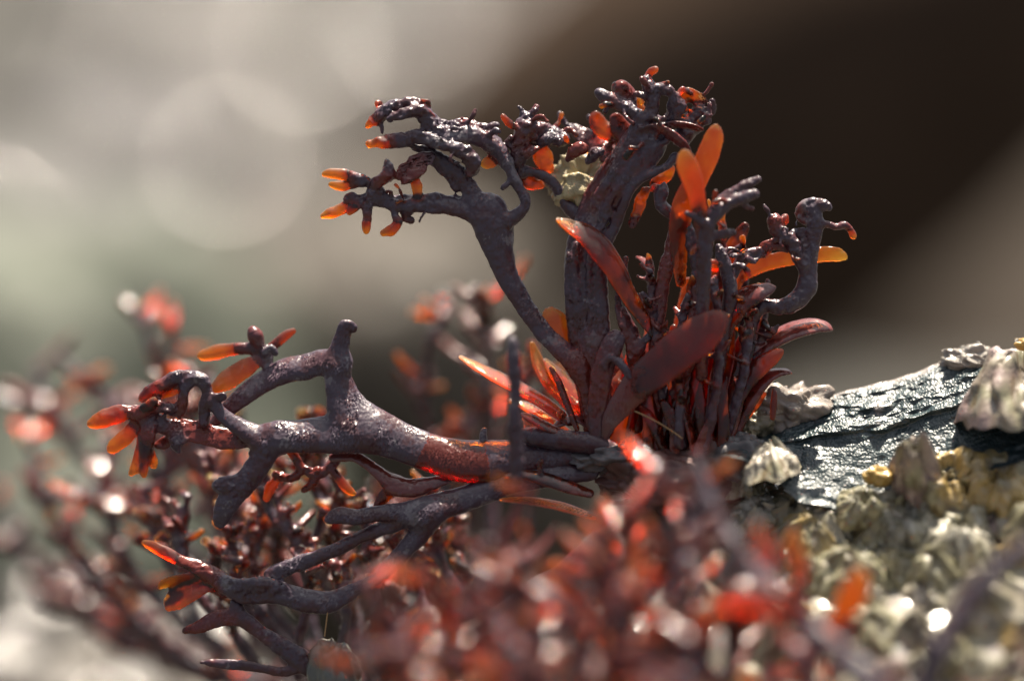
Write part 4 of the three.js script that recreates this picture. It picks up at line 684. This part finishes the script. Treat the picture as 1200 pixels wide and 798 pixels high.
frond({ name: 'seaweed_frond', label: 'thin red blade with a white back curving over the pale rock lump', group: 'smooth blades of the upright tuft', k: 3, seed: 20, grain: 0.15, damp: 1, strands: [
  { p: 'blade', f: 0.4, c: 0.06, face: [0.12, 0.85, 0.5], pts: [[858, 510, -4, 18, 0.42], [874, 475, -4, 24, 0.44], [890, 452, -4, 22, 0.4], [904, 440, -4, 20, 0.38], [918, 436, -4, 15, 0.4], [927, 437, -4, 5, 0.6]] },
] });
frond({ name: 'seaweed_frond', label: 'tiny red spike standing alone before the pale rock lump', group: 'smooth blades of the upright tuft', k: 3, seed: 21, grain: 0.2, strands: [
  { p: 'blade', f: 0.7, c: 0.06, pts: [[906, 490, -2, 6, 0.5], [907, 474, -2, 8, 0.55], [908, 462, -2, 7, 0.55], [907, 456, -2, 4, 0.55]] },
] });
// the crowd of narrow blades at the heart of the tuft
const heart = [
  [[838, 520, 8], [846, 470, 9], [857, 420, 9], [860, 385, 8], 14, 0.46], [[852, 512, 2], [862, 460, 2], [872, 410, 0], [890, 366, -2], 26, 0.4], [[806, 530, 2], [818, 480, 3], [832, 430, 2], [842, 400, 0], 18, 0.47],
  [[788, 530, -2], [796, 480, 0], [812, 440, 2], [826, 410, 2], 20, 0.46], [[826, 525, 12], [833, 480, 12], [838, 440, 11], [850, 405, 10], 14, 0.45], [[770, 526, 2], [778, 490, 6], [790, 462, 8], [806, 440, 6], 20, 0.44],
  [[760, 530, 0], [762, 490, 2], [754, 460, 0], [746, 440, -4], 20, 0.47], [[736, 524, 0], [742, 490, 3], [752, 470, 2], [764, 452, 0], 18, 0.52], [[818, 528, -10], [806, 470, -14], [796, 420, -16], [790, 385, -18], 24, 0.46],
  [[800, 528, -14], [782, 480, -18], [770, 440, -20], [756, 405, -22], 26, 0.48], [[842, 526, -6], [850, 490, -8], [868, 455, -8], [880, 430, -8], 24, 0.5], [[780, 532, 8], [770, 505, 12], [760, 488, 12], [752, 478, 10], 16, 0.46],
  [[830, 525, -16], [834, 470, -18], [832, 420, -20], [828, 370, -22], 26, 0.46], [[720, 524, -4], [728, 496, -4], [732, 472, -4], [728, 450, -4], 20, 0.56],
  [[814, 528, 16], [808, 500, 18], [800, 474, 18], [790, 456, 16], 18, 0.4], [[790, 534, 14], [792, 508, 16], [786, 486, 16], [776, 470, 14], 16, 0.38],
  [[810, 530, -26], [816, 470, -30], [830, 410, -32], [846, 350, -34], 28, 0.47], [[800, 530, -28], [796, 460, -32], [800, 390, -34], [806, 330, -36], 26, 0.46], [[840, 528, -22], [852, 470, -26], [872, 420, -28], [884, 380, -30], 26, 0.48],
  [[780, 530, -26], [768, 470, -30], [760, 420, -32], [764, 370, -34], 24, 0.47], [[846, 530, 12], [848, 500, 14], [846, 470, 14], [852, 444, 12], 16, 0.47], [[756, 532, -20], [740, 480, -24], [736, 440, -26], [742, 400, -28], 24, 0.5],
  [[826, 532, 4], [822, 490, 6], [816, 450, 6], [822, 420, 4], 20, 0.44], [[856, 524, -2], [868, 496, -4], [884, 474, -4], [896, 462, -4], 16, 0.48], [[700, 530, -14], [712, 490, -18], [722, 456, -20], [734, 430, -22], 22, 0.56], [[816, 532, 22], [826, 510, 24], [834, 494, 24], [838, 478, 22], 14, 0.36],
];
heart.forEach((h, i) => frond({ name: 'seaweed_frond', label: 'narrow dark red blade packed into the shaded heart of the tuft', group: 'narrow blades in the heart of the tuft', k: 3, seed: 130 + i, cell: 1.7, damp: 1, grain: 0.3, strands: [
  { p: 'blade', f: 0.32, c: 0.12, tilt: (i * 47) % 110 - 55, pts: h.slice(0, 4).map((q, k) => [...q, h[4] * [0.8, 1, 1, 0.45][k], h[5] + [0, 0.05, 0.08, 0.12][k]]) },
] }));

// blades fanning out to the other side, above the lying frond
const fan = [
  ['white backed orange blade pointing away from the tuft over the lying frond', 0.22, [55, 66], [[664, 492, -6, 20, 0.4], [640, 474, -8, 26, 0.6], [614, 458, -10, 28, 0.75], [585, 443, -12, 26, 0.8], [560, 430, -14, 20, 0.8], [541, 419, -15, 9, 0.9]]],
  ['steep orange blade with a pale edge beside the forked stem', 0.22, [58, 62], [[680, 490, -14, 18, 0.5], [662, 468, -18, 24, 0.7], [644, 448, -22, 25, 0.75], [632, 428, -24, 20, 0.8], [624, 404, -26, 9, 0.9]]],
  ['orange blade lying closest under the forked stem', 0.22, [60, 60], [[690, 486, -20, 20, 0.5], [672, 464, -24, 26, 0.7], [655, 442, -28, 26, 0.8], [640, 424, -30, 11, 0.9]]],
  ['glossy wine red spoon shaped blade resting on the grey runner', 0.35, 40, [[676, 516, 8, 8, 0.4], [658, 507, 10, 12, 0.44], [640, 500, 11, 16, 0.5], [624, 491, 12, 15, 0.5], [613, 486, 12, 8, 0.5]]],
  ['thin red blade with a bright edge crossing the fan of orange blades', 0.4, 30, [[676, 502, 8, 8, 0.46], [664, 472, 8, 10, 0.46], [654, 446, 6, 10, 0.46], [646, 432, 5, 6, 0.5]]],
  ['pale backed blade half hidden behind the short blunt purple frond', 0.3, 66, [[694, 500, -10, 20, 0.3], [676, 490, -8, 18, 0.35], [660, 494, -6, 16, 0.3], [650, 500, -4, 8, 0.3]]],
  ['orange red blade low under the fan of blades', 0.25, 40, [[672, 512, -16, 14, 0.5], [648, 496, -22, 18, 0.62], [624, 480, -26, 18, 0.7], [600, 470, -30, 10, 0.8]]],
  ['pale backed blade standing behind the thick grooved stem', 0.25, 60, [[740, 500, -26, 16, 0.4], [730, 460, -30, 22, 0.45], [722, 420, -34, 20, 0.4], [716, 392, -36, 9, 0.4]]],
];
fan.forEach(([label, f, tilt, pts], i) => frond({ name: 'seaweed_frond', label, group: 'blades fanning out over the lying frond', k: 3, seed: 60 + i, grain: 0.15, damp: 1, strands: [{ p: 'blade', f, c: 0.06, pts, ...(i < 3 || i === 5 || i === 7 ? { face: [0.1, 0.85, 0.5] } : { tilt }) }] }));

// ---------------------------------------------------------------- the frond lying to the side, and the holdfast
const LOW = 'fronds sprawling sideways from the holdfast';
frond({ name: 'seaweed_frond', label: 'broad grey violet frond lying sideways, forked like an antler, with a clear wet window', group: LOW, k: 10, seed: 80, cell: 1.3, blotch: 0.01, strands: [
  { p: 'stem', f: 0.5, c: 0.12, tilt: 16, pts: [[712, 532, -4, 29.4, 0.08], [680, 528, -4, 31.6, 0.06], [650, 532, -3, 36.2, 0.06], [618, 536, -2, 40.7, 0.05], [592, 538, 0, 47.5, 0.05], [573, 540, 0, 52, 0.05], [570, 541, 0, 53.1, 0.05], [568, 541, 0, 54.2, 0.452], [540, 540, 0, 53.1, 0.454], [515, 534, 0, 47.5, 0.452], [496, 528, 0, 46.3, 0.452], [494, 527, 0, 46.3, 0.05], [470, 518, 0, 47.5, 0.04], [446, 508, 0, 53.1, 0.04], [420, 496, 0, 58.8, 0.04], [408, 480, -2, 49.7, 0.04], [401, 462, -4, 38.4, 0.04], [396, 442, -6, 32.8], [395, 424, -8, 30.5], [398, 406, -9, 22.6], [402, 392, -9, 19.2], [405, 383, -9, 18.1], [412, 384, -8, 13.6]] },
  { p: 'branch', f: 0.55, c: 0.15, tilt: 24, pts: [[428, 505, 0, 54.2, 0.04], [400, 508, 1, 53.1], [370, 510, 2, 46.3], [340, 512, 2, 40.7], [316, 513, 2, 37.3], [298, 510, 2, 29.4], [280, 500, 2, 22.6], [265, 490, 3, 19.2], [254, 478, 4, 15.8], [252, 469, 5, 13.6], [260, 465, 6, 11.3]] },
  { p: 'branch', f: 0.65, c: 0.4, pts: [[326, 512, 2, 36.2, 0.04], [312, 528, 4, 30.5], [302, 546, 6, 29.4], [290, 562, 7, 29.4], [278, 574, 8, 29.4], [268, 588, 9, 28.2], [260, 602, 9, 23.7], [256, 612, 9, 15.8]] },
  { p: 'bud', f: 0.8, c: 1, pts: [[278, 568, 9, 18.1, 0.04], [262, 567, 12, 15.8], [252, 568, 12, 10.2]] },
  { p: 'branch', f: 0.5, c: 0.2, tilt: 28, pts: [[396, 426, -10, 31.6, 0.04], [378, 424, -14, 33.9, 0.05], [358, 430, -18, 35, 0.1], [336, 434, -21, 33.9, 0.16], [312, 445, -24, 30.5, 0.18], [290, 460, -26, 28.2, 0.2], [270, 476, -28, 22.6, 0.25], [252, 494, -30, 15.8, 0.3]] },
  { p: 'plate', f: 0.25, c: 0.3, tilt: 12, pts: [[290, 516, -4, 18, 0.3], [262, 514, -6, 27, 0.38], [236, 508, -6, 28, 0.4], [212, 502, -5, 24, 0.38], [192, 498, -4, 16, 0.3], [176, 492, -2, 12, 0.2]] },
  { p: 'branch', f: 0.5, c: 0.35, pts: [[186, 496, -2, 14, 0.1], [172, 488, 2, 17, 0.1], [162, 482, 4, 14, 0.14], [150, 482, 5, 16, 0.38], [136, 486, 6, 22, 0.62], [120, 491, 7, 21, 0.85], [110, 495, 7, 14, 1], [104, 497, 7, 6, 1]] },
  { p: 'leaf', f: 0.4, c: 0.15, pts: [[164, 490, 0, 10, 0.2], [154, 503, 0, 16, 0.5], [144, 514, 0, 20, 0.8], [134, 522, 0, 17, 0.95], [129, 527, 0, 9, 1]] },
  { p: 'leaf', f: 0.6, c: 0.3, pts: [[172, 492, 6, 12, 0.15], [174, 510, 8, 14, 0.4], [171, 528, 9, 12, 0.5], [169, 544, 9, 9, 0.6], [168, 557, 9, 6, 0.8]] },
  { p: 'leaf', f: 0.4, c: 0.2, pts: [[170, 512, 4, 12, 0.4], [164, 532, 3, 16, 0.6], [158, 548, 3, 13, 0.8], [153, 555, 3, 7, 0.9]] },
  { p: 'leaf', f: 0.5, c: 0.2, pts: [[174, 528, 2, 8, 0.45], [179, 540, 0, 11, 0.8], [180, 546, 0, 7, 0.9]] },
  { p: 'leaf', f: 0.5, c: 0.2, pts: [[160, 486, 10, 8, 0.4], [170, 478, 14, 12, 0.6], [178, 471, 16, 11, 0.85], [180, 467, 16, 6, 0.95]] },
  { p: 'branch', f: 0.85, c: 0.6, pts: [[238, 494, 0, 14, 0.2], [238, 478, 2, 13, 0.1], [242, 464, 3, 13], [240, 452, 3, 13, 0.05], [232, 444, 3, 13], [222, 448, 3, 12], [216, 458, 3, 12, 0.12], [213, 472, 2, 13, 0.34], [212, 484, 0, 9, 0.3]] },
  { p: 'branch', f: 0.85, c: 0.4, pts: [[236, 446, 0, 13, 0.05], [224, 440, -2, 14], [208, 441, -3, 14, 0.05], [196, 447, -3, 16, 0.2], [184, 456, -3, 19, 0.48], [174, 462, -3, 18, 0.5], [166, 468, -3, 8, 0.55]] },
  { p: 'leaf', f: 0.3, c: 0.15, pts: [[214, 450, -8, 10, 0.3], [202, 456, -8, 14, 0.8], [188, 462, -8, 12, 0.9]] },
  { p: 'bud', f: 0.9, c: 1, pts: [[198, 480, 4, 10, 0.05], [188, 476, 6, 14], [180, 480, 6, 10, 0.2]] },
  { p: 'bud', f: 0.9, c: 1, pts: [[208, 516, 0, 10, 0.05], [206, 524, 2, 13], [209, 530, 3, 8]] },
  { p: 'leaf', f: 0.4, c: 0.3, pts: [[212, 508, -8, 12, 0.3], [194, 518, -10, 16, 0.36], [184, 522, -10, 8, 0.4]] },
] });

frond({ name: 'seaweed_frond', label: 'lower grey frond splitting into thin twigs beneath the wet window', group: LOW, k: 8, seed: 81, cell: 1.35, strands: [
  { p: 'stem', f: 0.55, c: 0.15, tilt: 22, pts: [[690, 552, 0, 26.4, 0.08], [650, 556, 2, 30.8, 0.1], [620, 560, 4, 33, 0.12], [596, 565, 6, 33, 0.06], [572, 574, 8, 33, 0.04], [546, 584, 10, 33], [520, 592, 12, 35.2], [500, 600, 12, 39.6], [486, 602, 12, 33], [464, 600, 12, 22], [440, 602, 12, 19.8], [416, 606, 12, 20.9], [398, 604, 12, 22], [386, 608, 12, 14.3]] },
  { p: 'branch', f: 0.7, c: 0.35, tilt: 20, pts: [[488, 600, 11, 26.4, 0.04], [466, 612, 9, 20.9], [446, 620, 7, 18.7, 0.16], [424, 628, 5, 16.5, 0.1], [400, 641, 4, 16.5, 0.05], [374, 652, 3, 17.6], [348, 661, 2, 19.8], [328, 669, 0, 20.9], [316, 674, -2, 15.4]] },
  { p: 'branch', f: 0.6, c: 0.25, tilt: 25, pts: [[505, 602, 12, 33, 0.04], [494, 622, 12, 27.5], [478, 641, 12, 24.2], [458, 662, 11, 20.9], [438, 680, 10, 17.6], [418, 690, 9, 17.6], [400, 700, 8, 24.2, 0.04], [382, 706, 7, 29.7], [357, 704, 6, 30.8], [334, 697, 6, 28.6], [312, 695, 6, 27.5], [291, 697, 5, 26.4, 0.08], [270, 688, 5, 24.2, 0.16], [252, 676, 5, 22, 0.3], [234, 664, 5, 17.6, 0.36], [214, 658, 5, 14.3, 0.4], [196, 649, 5, 15.4, 0.62], [180, 641, 5, 13.2, 0.85], [168, 636, 5, 6.6, 1]] },
  { p: 'fold', f: 0.8, c: 0.9, pts: [[330, 690, 12, 16.5, 0.03], [306, 684, 13, 16.5], [284, 686, 12, 16.5], [266, 682, 10, 11]] },
  { p: 'leaf', f: 0.2, c: 0.08, tilt: 25, pts: [[262, 692, 0, 19.8, 0.45], [244, 684, 3, 22, 0.6], [226, 692, 6, 26.4, 0.75], [210, 704, 8, 22, 0.9], [198, 712, 8, 9.9, 1]] },
  { p: 'leaf', f: 0.3, c: 0.08, tilt: -40, pts: [[248, 680, 2, 13.2, 0.4], [224, 678, 6, 15.4, 0.56], [204, 680, 8, 14.3, 0.85], [192, 684, 8, 13.2, 1], [187, 688, 8, 6.6, 1]] },
  { p: 'leaf', f: 0.25, c: 0.08, tilt: 10, pts: [[212, 690, 2, 11, 0.9], [204, 698, 2, 15.4, 1], [196, 704, 2, 11, 1]] },
] });
frond({ name: 'seaweed_frond', label: 'wet red brown twig ending in a black glossy point under the window', group: LOW, k: 5, seed: 82, grain: 0.25, damp: 1, strands: [
  { p: 'stem', f: 0.5, c: 0.2, tilt: -20, pts: [[392, 536, -14, 14, 0.3], [414, 535, -12, 14, 0.32], [432, 545, -8, 15, 0.36], [448, 558, -4, 18, 0.38], [462, 568, -2, 26, 0.4], [484, 572, 0, 24, 0.38], [508, 566, 2, 17, 0.3], [526, 563, 2, 8, 0.25]] },
  { p: 'twig', f: 0.4, c: 0.3, pts: [[462, 570, -2, 20, 0.42], [450, 582, -6, 16, 0.46], [440, 596, -8, 9, 0.5]] },
] });
frond({ name: 'seaweed_frond', label: 'glossy red blade with a tiny upright spur beside the holdfast', group: LOW, k: 3, seed: 83, damp: 1, grain: 0.2, strands: [
  { p: 'blade', f: 0.35, c: 0.08, tilt: 35, pts: [[690, 578, 18, 14, 0.44], [664, 570, 18, 20, 0.48], [640, 562, 18, 20, 0.52], [614, 556, 18, 15, 0.5], [594, 558, 18, 7, 0.5]] },
  { p: 'spur', f: 0.9, c: 0.1, pts: [[634, 556, 18, 6, 0.46], [632, 547, 18, 6, 0.46], [634, 541, 18, 7, 0.46]] },
] });
frond({ name: 'seaweed_frond', label: 'flat red blade with white shining edges low beside the holdfast', group: LOW, k: 3, seed: 84, damp: 1, grain: 0.15, strands: [
  { p: 'blade', f: 0.15, c: 0.05, tilt: 62, pts: [[690, 604, 22, 20, 0.5], [660, 594, 22, 26, 0.6], [630, 588, 22, 24, 0.7], [606, 586, 22, 18, 0.75], [588, 586, 22, 8, 0.8]] },
] });
frond({ name: 'seaweed_frond', label: 'smooth blue grey runner leading into the holdfast', group: LOW, k: 6, seed: 85, strands: [
  { p: 'stem', f: 0.8, c: 0.15, pts: [[720, 530, 6, 24, 0.04], [690, 520, 8, 26, 0.03], [660, 516, 8, 25], [632, 512, 6, 24], [612, 510, 4, 18]] },
  { p: 'spur', f: 0.9, c: 0.4, pts: [[566, 526, -6, 10, 0.05], [566, 512, -6, 9], [568, 504, -6, 8]] },
] });
frond({ name: 'seaweed_frond', label: 'low twig with a curled wine red end rising from the small mossy stone', group: LOW, k: 5, seed: 86, strands: [
  { p: 'stem', f: 0.6, c: 0.3, pts: [[368, 786, 4, 22, 0.1], [350, 772, 4, 25, 0.06], [336, 762, 4, 24, 0.08], [318, 750, 4, 19, 0.2], [300, 738, 4, 17, 0.2], [284, 724, 3, 16, 0.12], [276, 708, 2, 15, 0.1]] },
  { p: 'leaf', f: 0.4, c: 0.3, pts: [[292, 730, 4, 14, 0.2], [272, 724, 4, 20, 0.3], [252, 726, 4, 20, 0.3], [234, 734, 4, 16, 0.34], [217, 739, 4, 8, 0.45]] },
  { p: 'branch', f: 0.5, c: 0.3, pts: [[356, 780, 6, 16, 0.15], [332, 787, 6, 12, 0.2], [306, 783, 5, 11, 0.16], [282, 780, 4, 13, 0.1], [258, 778, 3, 11, 0.2], [236, 776, 2, 5, 0.2]] },
] });
frond({ name: 'seaweed_frond', label: 'knotted dull purple stalk standing upright before the fan of blades', group: TUFT, k: 4, seed: 87, cell: 1.8, strands: [
  { p: 'stem', f: 0.85, c: 0.6, pts: [[606, 560, 110, 14, 0.06], [605, 530, 112, 17, 0.05], [603, 500, 114, 19], [604, 470, 116, 15], [603, 440, 118, 15], [601, 415, 118, 18], [600, 400, 118, 12]] },
] });
// leaves on the upper twig of the lying frond
frond({ name: 'seaweed_frond', label: 'cluster of small orange blades and a shiny bead above the lying frond', group: LOW, k: 4, seed: 88, grain: 0.4, strands: [
  { p: 'stem', f: 0.7, c: 0.4, pts: [[318, 444, -30, 16, 0.15], [312, 426, -32, 14, 0.12], [312, 414, -34, 14, 0.1], [296, 408, -34, 14, 0.1], [280, 408, -34, 12, 0.3]] },
  { p: 'leaf', f: 0.4, c: 0.1, pts: [[300, 410, -34, 10, 0.2], [276, 409, -36, 15, 0.6], [256, 412, -38, 18, 0.9], [240, 416, -38, 14, 1], [233, 417, -38, 6, 1]] },
  { p: 'leaf', f: 0.25, c: 0.1, tilt: 10, pts: [[306, 420, -30, 12, 0.3], [286, 432, -28, 24, 0.75], [268, 444, -28, 26, 0.8], [250, 456, -28, 14, 0.8]] },
  { p: 'bead', f: 0.95, c: 0.05, pts: [[304, 404, -30, 12, 0.2], [299, 394, -28, 19, 0.3], [296, 388, -28, 13, 0.25]] },
  { p: 'leaf', f: 0.6, c: 0.1, pts: [[314, 410, -36, 10, 0.3], [326, 400, -38, 12, 0.5], [336, 392, -40, 11, 0.55], [343, 388, -40, 7, 0.6]] },
  { p: 'bud', f: 0.9, c: 0.3, pts: [[310, 414, -26, 10, 0.1], [318, 408, -24, 10], [322, 414, -24, 8]] },
] });
frond({ name: 'seaweed_frond', label: 'spiky dark twig with small red buds hanging under the lying frond', group: LOW, k: 4, seed: 89, grain: 0.5, strands: [
  { p: 'stem', f: 0.8, c: 0.6, pts: [[400, 530, -20, 12, 0.2], [386, 548, -22, 12, 0.3], [372, 556, -22, 13, 0.2], [356, 552, -22, 12, 0.3], [340, 560, -22, 11, 0.4], [322, 556, -24, 9, 0.4]] },
  { p: 'leaf', f: 0.6, c: 0.2, pts: [[386, 546, -18, 8, 0.3], [396, 560, -16, 11, 0.5], [406, 572, -16, 11, 0.75], [414, 578, -16, 8, 0.95]] },
  { p: 'leaf', f: 0.6, c: 0.3, pts: [[372, 552, -20, 10, 0.4], [366, 566, -20, 12, 0.45], [356, 574, -22, 8, 0.45]] },
  { p: 'leaf', f: 0.6, c: 0.3, pts: [[352, 548, -20, 10, 0.4], [344, 534, -20, 11, 0.5], [336, 528, -20, 7, 0.6]] },
  { p: 'leaf', f: 0.5, c: 0.3, pts: [[330, 556, -26, 8, 0.4], [318, 570, -28, 14, 0.6], [312, 584, -30, 9, 0.7]] },
] });
renderer.render(scene, camera);
